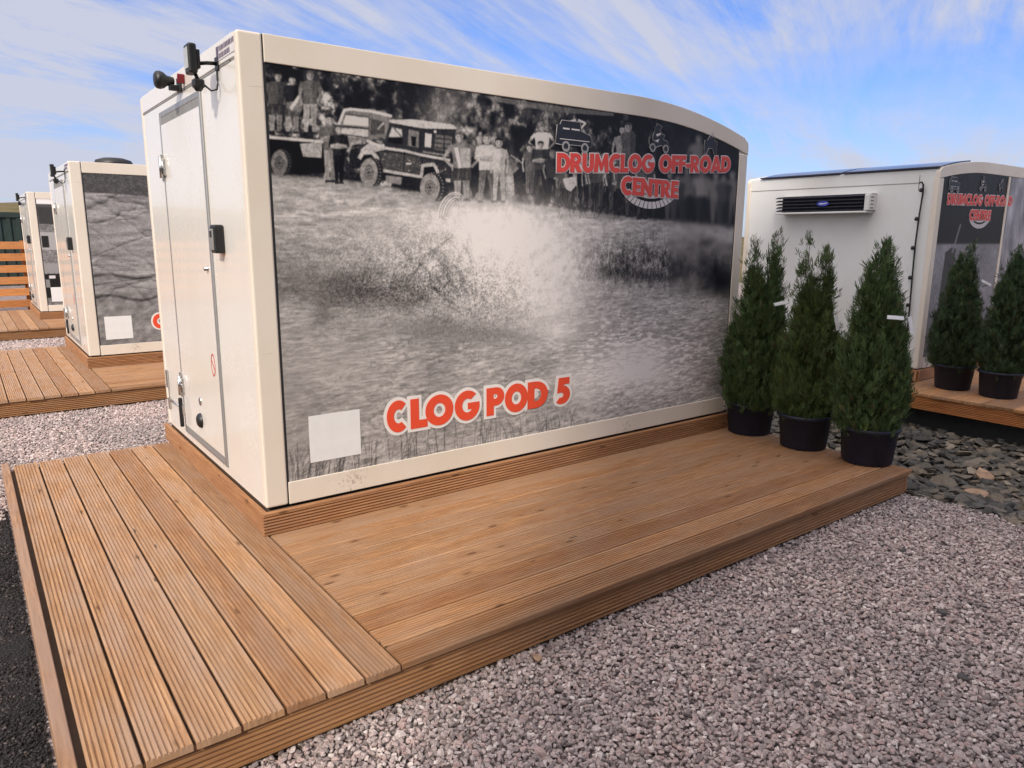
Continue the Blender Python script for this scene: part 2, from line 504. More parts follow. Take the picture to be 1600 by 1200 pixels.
class MB:
    """Collects shapes that become one mesh object."""
    def __init__(self):
        self.bm = bmesh.new()
        self.uv = None

    def box(self, x0, x1, y0, y1, z0, z1, bev=0.0, seg=2):
        m = Matrix.Translation(((x0 + x1) / 2, (y0 + y1) / 2, (z0 + z1) / 2)) @ Matrix.Diagonal((x1 - x0, y1 - y0, z1 - z0, 1))
        r = bmesh.ops.create_cube(self.bm, size=1, matrix=m)
        if bev:
            es = list({e for v in r['verts'] for e in v.link_edges})
            bmesh.ops.bevel(self.bm, geom=es, offset=bev, segments=seg, affect='EDGES', profile=0.5)
        return self

    def prism(self, pts, a0, a1, axis='y', bev=0.0):
        """Extrudes the polygon pts along an axis: 'y' takes (x,z), 'x' takes (y,z), 'z' takes (x,y)."""
        f = {'y': lambda p, a: (p[0], a, p[1]), 'x': lambda p, a: (a, p[0], p[1]), 'z': lambda p, a: (p[0], p[1], a)}[axis]
        A = [self.bm.verts.new(f(p, a0)) for p in pts]
        B = [self.bm.verts.new(f(p, a1)) for p in pts]
        n = len(pts)
        fs = [self.bm.faces.new(A), self.bm.faces.new(B[::-1])]
        for i in range(n):
            fs.append(self.bm.faces.new((A[i], B[i], B[(i + 1) % n], A[(i + 1) % n])))
        bmesh.ops.recalc_face_normals(self.bm, faces=fs)
        if bev:
            es = [e for e in {e for f_ in fs[:2] for e in f_.edges}]
            bmesh.ops.bevel(self.bm, geom=es, offset=bev, segments=2, affect='EDGES', profile=0.5)
        return self

    def tube(self, pts, r, n=10, taper=None):
        pts = [Vector(p) for p in pts]
        rings = []
        up = Vector((0, 0, 1))
        for i, p in enumerate(pts):
            d = (pts[min(i + 1, len(pts) - 1)] - pts[max(i - 1, 0)]).normalized()
            a = d.cross(up if abs(d.z) < 0.9 else Vector((1, 0, 0))).normalized()
            b = a.cross(d)
            rr = r if taper is None else r * (1 + (taper - 1) * i / (len(pts) - 1))
            rings.append([self.bm.verts.new(p + a * math.cos(2 * math.pi * k / n) * rr + b * math.sin(2 * math.pi * k / n) * rr) for k in range(n)])
        fs = []
        for A, B in zip(rings, rings[1:]):
            for k in range(n):
                fs.append(self.bm.faces.new((A[k], A[(k + 1) % n], B[(k + 1) % n], B[k])))
        fs += [self.bm.faces.new(rings[0]), self.bm.faces.new(rings[-1][::-1])]
        bmesh.ops.recalc_face_normals(self.bm, faces=fs)
        for f in fs[:-2]: f.smooth = True
        return self

    def lathe(self, prof, c=(0, 0, 0), n=32, axis='z', cap=True):
        """prof = [(radius, height)]"""
        rings = []
        for r, h in prof:
            ring = []
            for k in range(n):
                a = 2 * math.pi * k / n
                u, v = r * math.cos(a), r * math.sin(a)
                q = {'z': (u, v, h), 'x': (h, u, v), 'y': (u, h, v)}[axis]
                ring.append(self.bm.verts.new((c[0] + q[0], c[1] + q[1], c[2] + q[2])))
            rings.append(ring)
        fs = []
        for A, B in zip(rings, rings[1:]):
            for k in range(n):
                f = self.bm.faces.new((A[k], A[(k + 1) % n], B[(k + 1) % n], B[k]))
                f.smooth = True
                fs.append(f)
        if cap: fs += [self.bm.faces.new(rings[0]), self.bm.faces.new(rings[-1][::-1])]
        bmesh.ops.recalc_face_normals(self.bm, faces=fs)
        return self

    def board(self, p, dl, dw, du, L, Wd, T, ridges=0, depth=0.0035, margin=0.009, bev=0.003):
        """A plank: p = corner (start, left edge, top), dl/dw/du unit directions (length, width, up). Ridged on top when ridges > 0."""
        dl, dw, du = Vector(dl), Vector(dw), Vector(du)
        prof = [(0, -T), (0, -bev), (bev, 0)]
        if ridges:
            prof.append((margin, 0))
            w = (Wd - 2 * margin) / ridges
            for i in range(ridges):
                a = margin + i * w
                if depth > .007:
                    prof += [(a + w * .06, -depth), (a + w * .30, -depth), (a + w * .42, -depth * .35), (a + w * .58, -0.0002), (a + w * .80, -0.0002), (a + w * .96, -depth * .35)]
                    continue
                prof += [(a + w * 0.08, -depth), (a + w * 0.40, -depth), (a + w * 0.52, -0.0002), (a + w * 0.97, -0.0002)]
            prof.append((Wd - margin, -0.0001))
        prof += [(Wd - bev, 0), (Wd, -bev), (Wd, -T)]
        if self.uv is None: self.uv = self.bm.loops.layers.uv.new('UVMap')
        n = len(prof)
        P = Vector(p)
        A = [self.bm.verts.new(P + dw * a + du * b) for a, b in prof]
        B = [self.bm.verts.new(P + dl * L + dw * a + du * b) for a, b in prof]
        peri = [0.0]
        for i in range(1, n):
            peri.append(peri[-1] + math.hypot(prof[i][0] - prof[i - 1][0], prof[i][1] - prof[i - 1][1]))
        fs = []
        ju, jv = random.uniform(0, 50), random.uniform(0, 50)
        for i in range(n):
            j = (i + 1) % n
            f = self.bm.faces.new((A[i], B[i], B[j], A[j]))
            v0, v1 = peri[i], (peri[j] if j else peri[i] + Wd)
            for lp, uvc in zip(f.loops, ((0, v0), (L, v0), (L, v1), (0, v1))):
                lp[self.uv].uv = (uvc[0] + ju, uvc[1] + jv)
            fs.append(f)
        for ring in (A, B[::-1]):
            f = self.bm.faces.new(ring)
            for lp in f.loops:
                d = lp.vert.co - P
                lp[self.uv].uv = (d.dot(du) * 0.4 + ju, d.dot(dw) * 0.5 + jv)
            fs.append(f)
        bmesh.ops.recalc_face_normals(self.bm, faces=fs)
        return self

    def build(self, name, mat, parent=None, smooth=False):
        me = bpy.data.meshes.new(name)
        if smooth:
            for f in self.bm.faces: f.smooth = True
        self.bm.to_mesh(me)
        self.bm.free()
        return put(name, me, mat, parent)


def np_mesh(name, V, F, colors=None, cname='print'):
    """Fast mesh from arrays: V (n,3), F (m,k) all faces with k corners."""
    me = bpy.data.meshes.new(name)
    m, k = F.shape
    me.vertices.add(len(V)); me.vertices.foreach_set('co', np.ascontiguousarray(V, np.float32).ravel())
    me.loops.add(m * k); me.loops.foreach_set('vertex_index', np.ascontiguousarray(F, np.int32).ravel())
    me.polygons.add(m)
    me.polygons.foreach_set('loop_start', np.arange(0, m * k, k, dtype=np.int32))
    if colors is not None:
        a = me.color_attributes.new(cname, 'FLOAT_COLOR', 'POINT')
        c = np.ones((len(V), 4), np.float32); c[:, :3] = colors
        a.data.foreach_set('color', c.ravel())
    me.polygons.foreach_set('use_smooth', np.zeros(m, bool))
    me.update(calc_edges=True)
    return me


# ------------------------------------------------------------------ lettering (own heavy sans glyphs, cap height 1)
def arc(cx, cy, rx, ry, a0, a1, n=18):
    return [(cx + rx * math.cos(R(a0 + (a1 - a0) * i / n)), cy + ry * math.sin(R(a0 + (a1 - a0) * i / n))) for i in range(n + 1)]


def glyph(ch):
    s = 0.27
    if ch == 'O': return 1.0, [arc(.5, .5, .5, .53, 0, 345, 30), arc(.5, .5, .235, .27, 0, 345, 24)]
    if ch == 'C': return 0.82, [arc(.5, .5, .5, .53, 50, 310, 26) + arc(.52, .5, .245, .265, 300, 60, 20)]
    if ch == 'G': return 0.98, [arc(.5, .5, .5, .53, 48, 349, 30) + [(.99, .57), (.54, .57), (.54, .375), (.70, .375)] + arc(.51, .5, .245, .275, 318, 58, 20)]
    if ch == 'D': return 0.86, [[(0, 0), (0, 1)] + arc(.34, .5, .52, .5, 90, -90, 18), [(.26, .23), (.26, .77)] + arc(.34, .5, .255, .27, 90, -90, 14)]
    if ch == 'P': return 0.72, [[(0, 0), (0, 1)] + arc(.38, .675, .34, .325, 90, -90, 16) + [(.27, .35), (.27, 0)], [(.26, .575), (.26, .79)] + arc(.35, .6825, .115, .1075, 90, -90, 10)]
    if ch == 'R': return 0.80, [[(0, 0), (0, 1)] + arc(.38, .69, .34, .31, 90, -62, 16) + [(.80, 0), (.48, 0), (.27, .36), (.27, 0)], [(.26, .59), (.26, .80)] + arc(.34, .695, .125, .105, 90, -90, 10)]
    if ch == 'U': return 0.78, [[(0, 1)] + arc(.39, .36, .39, .38, 180, 360, 18) + [(.78, 1), (.51, 1)] + arc(.39, .38, .12, .15, 0, -180, 12) + [(.27, 1)]]
    if ch == 'M': return 1.06, [[(0, 0), (.10, 1), (.31, 1), (.53, .48), (.75, 1), (.96, 1), (1.06, 0), (.79, 0), (.74, .52), (.58, .08), (.48, .08), (.32, .52), (.27, 0)]]
    if ch == 'L': return 0.58, [[(0, 0), (0, 1), (s, 1), (s, .24), (.58, .24), (.58, 0)]]
    if ch == 'F': return 0.58, [[(0, 0), (0, 1), (.58, 1), (.58, .77), (s, .77), (s, .63), (.54, .63), (.54, .41), (s, .41), (s, 0)]]
    if ch == 'E': return 0.60, [[(0, 0), (0, 1), (.60, 1), (.60, .78), (s, .78), (s, .61), (.56, .61), (.56, .39), (s, .39), (s, .22), (.60, .22), (.60, 0)]]
    if ch == 'N': return 0.86, [[(0, 0), (0, 1), (.25, 1), (.60, .46), (.60, 1), (.86, 1), (.86, 0), (.61, 0), (.26, .54), (.26, 0)]]
    if ch == 'T': return 0.66, [[(.195, 0), (.195, .77), (0, .77), (0, 1), (.66, 1), (.66, .77), (.465, .77), (.465, 0)]]
    if ch == 'A': return 0.92, [[(0, 0), (.32, 1), (.60, 1), (.92, 0), (.64, 0), (.595, .17), (.325, .17), (.28, 0)], [(.375, .36), (.545, .36), (.46, .70)]]
    if ch == '5': return 0.66, [[(.09, .44), (.15, 1), (.62, 1), (.62, .77), (.37, .77), (.355, .668)] + arc(.29, .335, .37, .355, 66, -128, 18) + arc(.25, .325, .135, .125, -112, 96, 12)]
    if ch == '-': return 0.36, [[(.02, .30), (.02, .50), (.34, .50), (.34, .30)]]
    return 0.34, []


def flat_shape(name, loops, mat, parent, frame, grow=0.0, thick=0.0006):
    """Flat 2D shapes (holes by even-odd) set into a wall frame (origin, right, up, out); grow fattens the outline.
    loops is one shape or a list of shapes; the shapes of a list lie a hair above one another where they overlap."""
    shapes = loops if isinstance(loops[0][0], list) else [loops]
    o, rt, up, out = (Vector(v) for v in frame)
    M = Matrix(((rt.x, up.x, out.x, o.x), (rt.y, up.y, out.y, o.y), (rt.z, up.z, out.z, o.z), (0, 0, 0, 1)))
    bm = bmesh.new()
    for k, sh in enumerate(shapes):
        cu = bpy.data.curves.new('tmp', 'CURVE')
        cu.dimensions = '2D'
        cu.fill_mode = 'BOTH'
        cu.extrude = thick
        cu.offset = grow
        for lp in sh:
            sp = cu.splines.new('POLY')
            sp.points.add(len(lp) - 1)
            for p, (x, y) in zip(sp.points, lp): p.co = (x, y, 0, 1)
            sp.use_cyclic_u = True
        t = bpy.data.objects.new('tmp', cu)
        COL.objects.link(t)
        dg = bpy.context.evaluated_depsgraph_get()
        me = bpy.data.meshes.new_from_object(t.evaluated_get(dg))
        bpy.data.objects.remove(t); bpy.data.curves.remove(cu)
        me.transform(M @ Matrix.Translation((0, 0, k % 3 * .0003)))
        bm.from_mesh(me)
        bpy.data.meshes.remove(me)
    me = bpy.data.meshes.new(name)
    bm.to_mesh(me); bm.free()
    me.materials.clear()
    return put(name, me, mat, parent)


# outlines the pale border is grown from where the letter itself has tight inner corners
BORDER = {'G': [arc(.5, .5, .49, .53, 0, 345, 30), arc(.52, .56, .13, .17, 0, 345, 16)],
          '5': [[(.07, .42), (.13, 1), (.62, 1), (.62, .77), (.60, .60)] + arc(.29, .335, .37, .355, 30, -128, 14) + [(.02, .30)]],
          'R': [[(0, 0), (0, 1)] + arc(.38, .69, .34, .31, 90, -40, 14) + [(.80, 0)], [(.26, .60), (.26, .79)] + arc(.34, .695, .115, .095, 90, -90, 10)],
          'M': [[(0, 0), (.10, 1), (.31, 1), (.53, .60), (.75, 1), (.96, 1), (1.06, 0)]],
          'N': [[(0, 0), (0, 1), (.25, 1), (.60, .62), (.60, 1), (.86, 1), (.86, 0), (.61, 0), (.26, .38), (.26, 0)]]}


def word_loops(text, xs=None, x0=0.0, x1=1.0, z0=0.0, z1=0.0, cap=0.12, gap=0.05):
    """Lays a word out between x0 and x1; baseline from z0 to z1. xs gives every letter its own (left, right)."""
    loops, bord = [], []
    if xs is None:
        ws = [glyph(c)[0] for c in text]
        tot = sum(ws) + gap * (len(text) - 1)
        k = (x1 - x0) / tot
        xs, x = [], x0
        for w in ws:
            xs.append((x, x + w * k)); x += (w + gap) * k
    for c, (a, b) in zip(text, xs):
        for dest, ls in ((loops, glyph(c)[1]), (bord, BORDER.get(c, glyph(c)[1]))):
            w = glyph(c)[0]
            let = []
            dest.append(let)
            for lp in ls:
                q = []
                for (u, v) in lp:
                    X = a + u / w * (b - a)
                    q.append((X, z0 + (z1 - z0) * ((X - x0) / max(x1 - x0, 1e-6)) + v * cap))
                let.append(q)
    return loops, bord


def side_frame(out): return ((0, out, 0), (1, 0, 0), (0, 0, 1), (0, -1, 0))


# ------------------------------------------------------------------ painting of the printed panels (numpy canvas, panel coordinates)
TR = np.array([[2.55805597e-03, -1.64647374e-04, -9.34890977e-01],
               [-5.81575353e-04, -2.70202278e-03, 2.39275427e+00],
               [-4.06016864e-04, -1.11053492e-04, 1.0]])      # tracing sheet -> panel metres (X, Z)
TRI = np.linalg.inv(TR)


def fnoise(h, w, cy, cx, octv=4, seed=0, gain=0.55):
    r = np.random.default_rng(seed)
    out = np.zeros((h, w)); amp, tot = 1.0, 0.0
    for _ in range(octv):
        g = r.random((int(cy) + 3, int(cx) + 3))
        y = np.linspace(0, cy, h); x = np.linspace(0, cx, w)
        yi, xi = y.astype(int), x.astype(int)
        fy, fx = y - yi, x - xi
        fy = (fy * fy * (3 - 2 * fy))[:, None]; fx = (fx * fx * (3 - 2 * fx))[None]
        a = g[yi][:, xi]; b = g[yi][:, xi + 1]; c = g[yi + 1][:, xi]; d = g[yi + 1][:, xi + 1]
        out += amp * ((a * (1 - fx) + b * fx) * (1 - fy) + (c * (1 - fx) + d * fx) * fy)
        tot += amp; amp *= gain; cy *= 2; cx *= 2
        if cy > h or cx > w: break
    return out / tot


def vnoise(u, v, seed=0, octv=3, gain=.55):
    r = np.random.default_rng(seed)
    g = r.random((256, 256))
    out, amp, tot = 0.0, 1.0, 0.0
    for o in range(octv):
        a, b = u * 2 ** o + 17.3 * o, v * 2 ** o + 5.1 * o
        i, j = np.floor(a).astype(int), np.floor(b).astype(int)
        fa, fb = a - i, b - j
        fa, fb = fa * fa * (3 - 2 * fa), fb * fb * (3 - 2 * fb)
        q = lambda x, y: g[x % 256, y % 256]
        out = out + amp * ((q(i, j) * (1 - fa) + q(i + 1, j) * fa) * (1 - fb) + (q(i, j + 1) * (1 - fa) + q(i + 1, j + 1) * fa) * fb)
        tot += amp; amp *= gain
    return out / tot


def ridge(n, p=3.0): return (1 - np.abs(2 * n - 1)) ** p


class Canvas:
    def __init__(self, x0, x1, z0, z1, w, h, traced=True):
        self.x0, self.x1, self.z0, self.z1, self.w, self.h = x0, x1, z0, z1, w, h
        self.a = np.zeros((h, w))
        X, Z = np.meshgrid(np.linspace(x0, x1, w), np.linspace(z1, z0, h))
        self.X, self.Z = X, Z
        if traced:
            d = TRI[2, 0] * X + TRI[2, 1] * Z + TRI[2, 2]
            self.PX = (TRI[0, 0] * X + TRI[0, 1] * Z + TRI[0, 2]) / d
            self.PY = (TRI[1, 0] * X + TRI[1, 1] * Z + TRI[1, 2]) / d

    def t(self, pts):
        p = np.asarray(pts, float)
        d = p @ TR[2, :2] + TR[2, 2]
        X = (p @ TR[0, :2] + TR[0, 2]) / d; Z = (p @ TR[1, :2] + TR[1, 2]) / d
        return np.stack([(X - self.x0) / (self.x1 - self.x0) * (self.w - 1), (self.z1 - Z) / (self.z1 - self.z0) * (self.h - 1)], 1)

    def m(self, pts):
        p = np.asarray(pts, float)
        return np.stack([(p[:, 0] - self.x0) / (self.x1 - self.x0) * (self.w - 1), (self.z1 - p[:, 1]) / (self.z1 - self.z0) * (self.h - 1)], 1)

    def fill(self, q, v, alpha=1.0, tex=0.0):
        x0, y0 = np.maximum(np.floor(q.min(0)).astype(int), 0)
        x1, y1 = np.minimum(np.ceil(q.max(0)).astype(int) + 1, (self.w, self.h))
        if x1 <= x0 or y1 <= y0: return
        yy, xx = np.mgrid[y0:y1, x0:x1]
        ins = np.zeros(xx.shape, bool)
        n = len(q)
        for i in range(n):
            (ax, ay), (bx, by) = q[i], q[(i + 1) % n]
            if ay == by: continue
            ins ^= ((ay > yy) != (by > yy)) & (xx < (bx - ax) * (yy - ay) / (by - ay) + ax)
        s = self.a[y0:y1, x0:x1]
        vv = v + (tex * (np.random.default_rng(int(x0 * 7 + y0)).random(s.shape) - 0.5) if tex else 0)
        s[ins] = (s * (1 - alpha) + vv * alpha)[ins]

    def poly(self, pts, v, alpha=1.0, tex=0.0): self.fill(self.t(pts), v, alpha, tex)

    def stroke(self, pts, wd, v, alpha=1.0, tex=0.0, traced=True):
        q = self.t(pts) if traced else np.asarray(pts, float)
        for a, b in zip(q, q[1:]):
            d = b - a; L = np.hypot(*d)
            if L < 1e-6: continue
            n = np.array((-d[1], d[0])) / L * wd / 2; e = d / L * wd * 0.25
            self.fill(np.array((a - e + n, b + e + n, b + e - n, a - e - n)), v, alpha, tex)

    def ell(self, cx, cy, rx, ry, v, alpha=1.0, tex=0.0):
        self.poly([(cx + rx * math.cos(k * math.pi / 10), cy + ry * math.sin(k * math.pi / 10)) for k in range(20)], v, alpha, tex)

    def blob(self, cx, cy, rx, ry, v, alpha):
        m = np.exp(-(((self.PX - cx) / rx) ** 2 + ((self.PY - cy) / ry) ** 2)) * alpha
        self.a = self.a * (1 - m) + v * m

    def person(self, x, top, bot, shirt, legs, skin=0.62, lean=0.0, wide=1.0, arms='down', shorts=False):
        """A standing figure: tapering legs, shaped torso, bent arms, head with hair; lit from the left."""
        rp = random.Random(int(x * 13 + top * 7))
        skin = min(skin, .60) - rp.uniform(0, .06)
        h = bot - top
        u = h / 7.6
        w = u * .86 * wide
        ty = lambda f: top + f * h
        sw = rp.uniform(-.12, .12)
        for sd in (-1, 1):
            hipx, kx, fx_ = x + sd * w * .42, x + sd * w * (.50 + sw), x + sd * w * (.56 + sw * 2)
            lw = (.46, .36, .24)
            lg = legs if not shorts else skin - .05
            tone = lg - (.06 if sd > 0 else 0)
            self.poly([(hipx - w * lw[0], ty(.50)), (hipx + w * lw[0], ty(.50)), (kx + w * lw[1], ty(.73)), (fx_ + w * lw[2], ty(.96)), (fx_ - w * lw[2], ty(.96)), (kx - w * lw[1], ty(.73))], tone, 1, .07)
            if shorts: self.poly([(hipx - w * .5, ty(.50)), (hipx + w * .5, ty(.50)), (kx + w * .52, ty(.70)), (kx - w * .52, ty(.70))], legs, 1, .06)
            self.poly([(fx_ - w * .30, ty(.955)), (fx_ + w * .28, ty(.955)), (fx_ + w * .42, ty(.995)), (fx_ - w * .36, ty(.995))], .15)
            self.stroke([(hipx + w * .1, ty(.56)), (kx, ty(.74)), (fx_, ty(.93))], u * .34, tone - .08, .5)
        tor = [(x - w * 1.12, ty(.205)), (x - w * .85, ty(.170)), (x - w * .3, ty(.150)), (x + w * .3, ty(.150)), (x + w * .85, ty(.170)), (x + w * 1.12, ty(.205)), (x + w * .92, ty(.36)), (x + w * .90, ty(.52)), (x - w * .90, ty(.52)), (x - w * .92, ty(.36))]
        self.poly(tor, shirt, 1, .05)
        self.poly([(x + w * .25, ty(.16)), (x + w * .85, ty(.172)), (x + w * 1.10, ty(.21)), (x + w * .90, ty(.52)), (x + w * .35, ty(.52))], shirt - .07, .8, .04)
        for q in range(5):
            a_, b_ = rp.uniform(-.7, .8), rp.uniform(.22, .44)
            self.stroke([(x + w * a_, ty(b_)), (x + w * (a_ + rp.uniform(-.4, .4)), ty(b_ + rp.uniform(.03, .10)))], u * .26, shirt + rp.choice((-.10, .07, -.06)), .5)
        if arms == 'cross':
            for sd in (-1, 1): self.stroke([(x + sd * w * 1.02, ty(.20)), (x + sd * w * 1.22, ty(.35))], u * 1.0, shirt - .04, 1, .04)
            self.stroke([(x - w * 1.15, ty(.36)), (x - w * .1, ty(.335)), (x + w * .8, ty(.36))], u * .72, skin - .03, 1, .05)
            self.stroke([(x + w * 1.15, ty(.36)), (x + w * .2, ty(.375)), (x - w * .7, ty(.37))], u * .66, skin - .10, 1, .05)
        elif arms != 'none':
            for sd in (-1, 1):
                ex = 1.85 if arms == 'hip' else 1.32 + rp.uniform(-.05, .12)
                hx_, hy_ = (1.0, .50) if arms == 'hip' else (1.22 + rp.uniform(-.2, .1), .53)
                self.stroke([(x + sd * w * 1.0, ty(.20)), (x + sd * w * (ex * .5 + .58), ty(.29))], u * 1.0, shirt - (.05 if sd > 0 else 0), 1, .04)
                self.stroke([(x + sd * w * (ex * .5 + .55), ty(.28)), (x + sd * w * ex, ty(.375)), (x + sd * w * hx_, ty(hy_))], u * .62, skin - (.12 if sd > 0 else .03), 1, .05)
        hx = x + lean
        self.poly([(hx - u * .24, ty(.10)), (hx + u * .24, ty(.10)), (hx + u * .30, ty(.165)), (hx - u * .30, ty(.165))], skin - .16)
        self.ell(hx, ty(.072), u * .43, u * .56, skin)
        self.poly([(hx + u * .05, ty(.02)), (hx + u * .40, ty(.05)), (hx + u * .40, ty(.10)), (hx + u * .12, ty(.135))], skin - .14, .8)
        self.poly([(hx - u * .45, ty(.066)), (hx - u * .44, ty(.02)), (hx - u * .2, ty(-.004)), (hx + u * .2, ty(-.004)), (hx + u * .44, ty(.02)), (hx + u * .47, ty(.075)), (hx + u * .30, ty(.040)), (hx - u * .28, ty(.036))], rp.choice((.16, .24, .34)))
        for sd in (-1, 1): self.ell(hx + sd * u * .17, ty(.068), u * .09, u * .05, .24, .8)
        self.stroke([(hx - u * .12, ty(.108)), (hx + u * .14, ty(.108))], u * .12, .30, .6)

    def wheel(self, cx, cy, rx, ry, side, v=.60):
        v -= .13
        self.ell(cx + side, cy, rx * .9, ry, .15, 1, .16)
        for k in range(26):
            a_ = k * .2417
            self.ell(cx + side * .35 + rx * 1.03 * math.cos(a_), cy + ry * 1.03 * math.sin(a_), rx * .10, ry * .06, v - .10)
        self.ell(cx, cy, rx, ry, v, 1, .07)
        self.ell(cx + rx * .1, cy + ry * .35, rx * .8, ry * .6, v - .05, .5, .05)
        self.ell(cx, cy, rx * .52, ry * .55, v - .14, 1, .05)
        self.ell(cx, cy, rx * .40, ry * .42, v - .05)
        for k in range(6): self.ell(cx + rx * .25 * math.cos(k), cy + ry * .27 * math.sin(k), rx * .07, ry * .07, .2)
        self.ell(cx, cy, rx * .12, ry * .12, .2)

    def half(self):
        return self.a[:self.h // 2 * 2, :self.w // 2 * 2].reshape(self.h // 2, 2, self.w // 2, 2).mean((1, 3))


def sstep(x, a, b):
    t = np.clip((x - a) / (b - a), 0, 1)
    return t * t * (3 - 2 * t)


def paint_splash():
    """Black and white picture: crowd and two off-road trucks on a muddy bank, a vehicle throwing up water in front."""
    w, h = 1900, 1100
    C = Canvas(0.11, 3.97, 0.10, 2.34, w, h)
    PX, PY = C.PX, C.PY
    n_f = fnoise(h, w, 300, 520, 2, 1)
    n_m = fnoise(h, w, 60, 110, 4, 2)
    n_c = fnoise(h, w, 26, 46, 4, 3)
    n_b = fnoise(h, w, 8, 12, 4, 4)
    n_h = fnoise(h, w, 130, 40, 4, 5)
    n_h2 = fnoise(h, w, 210, 70, 3, 6)
    n_v = fnoise(h, w, 30, 330, 3, 7)
    n_r = fnoise(h, w, 300, 62, 3, 71)
    n_r2 = fnoise(h, w, 420, 120, 2, 72)
    white = np.random.default_rng(5).random((h, w))
    hy = np.interp(PX, [400, 560, 700, 820, 950, 1170], [268, 284, 308, 318, 335, 356])
    # --- wood behind
    tr = .13 + .36 * np.clip((n_c - .42), 0, 1) * 1.2
    leaf = np.clip((n_m - .46) * 3.6, 0, 1) * sstep(n_c, .36, .60) * (.6 + .8 * n_f)
    tr += leaf * (.46 * sstep(PX, 720, 560) + .20 * sstep(PX, 560, 800) * (1 - sstep(PX, 930, 1010)) + .05)
    tr *= 1 - .35 * sstep(PX, 900, 1040)
    C.a = tr
    C.blob(700, 178, 42, 44, .42, .95)
    C.blob(740, 205, 34, 30, .40, .7)
    C.a += np.exp(-(((PX - 735) / 45) ** 2 + ((PY - 205) / 36) ** 2)) * (n_m - .5) * .9
    C.blob(630, 150, 46, 26, .14, .6)
    C.poly([(758, 150), (800, 155), (880, 168), (960, 176), (960, 182), (870, 176), (770, 158)], .42, .7, .1)
    C.blob(880, 200, 14, 22, .08, .8)
    C.blob(1060, 235, 60, 26, .19, .7)
    # --- mud and water
    rut = ridge(vnoise(C.X * 2.2 + n_c * 1.5, C.Z * 20 + 3.0 * n_c + C.X * 1.5, 93, 4), 2.5)
    mud = .53 + .15 * (rut - .3) + .20 * (n_h - .5) + .22 * (n_h2 - .5) + .10 * (n_f - .5)
    mud = mud - .13 * sstep(PY, hy + 16, hy - 4)
    mud += .10 * np.exp(-((PY - (hy + 42)) / 12) ** 2) * sstep(PX, 860, 600)
    mud -= .10 * sstep(PY, 350, 420) * sstep(PX, 720, 480)
    mud += .10 * (white - .5) * sstep(PY, 330, 400)
    mud -= .08 * sstep(PX, 900, 1100)
    wy = np.interp(PX, [400, 560, 900, 1170], [470, 476, 445, 462])
    # ripples follow the water away from the splash
    dist = n_b * 26
    rip = np.sin((C.Z * 150 + dist * 1.3 + n_h * 22)) * .5 + np.sin((C.Z * 95 - C.X * 9 + dist + n_m * 9)) * .5
    warp = 2.2 * (n_c - .5) + 1.5 * (n_m - .5)
    crest = ridge(vnoise(C.X * 3.6 + warp * .5, C.Z * 58 + warp * 2.6 - C.X * 3.0, 91, 3), 4)
    crest2 = ridge(vnoise(C.X * 8 + warp, C.Z * 120 + warp * 3.0, 92, 2), 3)
    wat = .555 + .11 * (crest - .3) * sstep(n_b, .25, .6) - .075 * (crest2 - .35) + .05 * rip * sstep(n_c, .2, .7) + 1.0 * .14 * (n_h2 - .5) + .14 * (n_r - .5) + .08 * (n_r2 - .5)
    wat += .05 * (n_b - .5)
    k = sstep(PY, wy - 10, wy + 12)
    gnd = mud * (1 - k) + wat * k
    k = sstep(PY, hy - 3, hy + 3)
    C.a = C.a * (1 - k) + gnd * k

    # --- flat-bed trailer with three people, at left
    c4 = lambda p: [(400 + x * .125, 90 + y * .125) for x, y in p]
    c5 = lambda p: [(520 + x * .15, 150 + y * .15) for x, y in p]
    C.poly([(411, 216), (470, 222), (506, 226), (510, 270), (470, 274), (416, 266)], .10, 1, .06)
    C.poly(c4([(560, 1080), (840, 1060), (830, 1260), (600, 1240)]), .55, 1, .08)
    C.stroke([(410, 214), (455, 218), (512, 222)], 7, .66, 1, .1)
    C.wheel(438, 255, 13, 20, 9, .55)
    C.stroke(c4([(110, 590), (250, 600)]), 8, .6)
    for a_, b_ in (((150, 650), (230, 900)), ((240, 640), (150, 900)), ((140, 780), (270, 760))): C.stroke(c4([a_, b_]), 3, .5, .8)
    C.person(432, 113, 209, .30, .22, .60, 4, 1.2, 'down', True)
    C.person(458, 119, 210, .17, .28, .60, 0, 1.2, 'none', True)
    C.poly(c4([(390, 560), (560, 550), (600, 640), (560, 700), (500, 660), (450, 690), (390, 620)]), .40, 1, .10)
    C.stroke(c4([(560, 480), (450, 640)]), 8, .70)
    C.person(486, 111, 211, .36, .56, .56, 0, 1.05, 'down')
    for _ in range(46):
        x = random.uniform(412, 475); y = random.uniform(178, 212)
        C.stroke([(x, y), (x + random.uniform(-5, 5), y + random.uniform(-4, 9))], 2.0, random.choice((.12, .14, .5, .42)), .7)
    # --- second truck, behind
    C.poly(c5([(70, 300), (130, 150), (420, 135), (610, 205), (600, 420), (380, 470), (180, 520), (20, 420)]), .42, 1, .08)
    C.poly(c5([(150, 195), (385, 225), (385, 320), (115, 300)]), .74, 1, .05)
    C.stroke(c5([(70, 295), (130, 150), (200, 140), (390, 160), (620, 212)]), 7, .70)
    C.stroke(c5([(150, 195), (385, 225), (390, 380)]), 4, .30)
    C.poly(c5([(405, 240), (550, 270), (550, 400), (400, 410)]), .28, 1, .1)
    C.stroke(c5([(480, 350), (540, 280)]), 4, .6)
    C.poly(c5([(0, 335), (380, 350), (375, 440), (150, 430), (60, 400)]), .62, 1, .08)
    C.stroke(c5([(0, 300), (80, 320), (380, 345)]), 4, .18)
    C.stroke(c5([(60, 395), (380, 440)]), 3, .22)
    C.poly(c5([(180, 560), (290, 540), (290, 760), (180, 760)]), .16, 1, .3)
    C.stroke(c5([(170, 580), (200, 500), (300, 480)]), 9, .52)
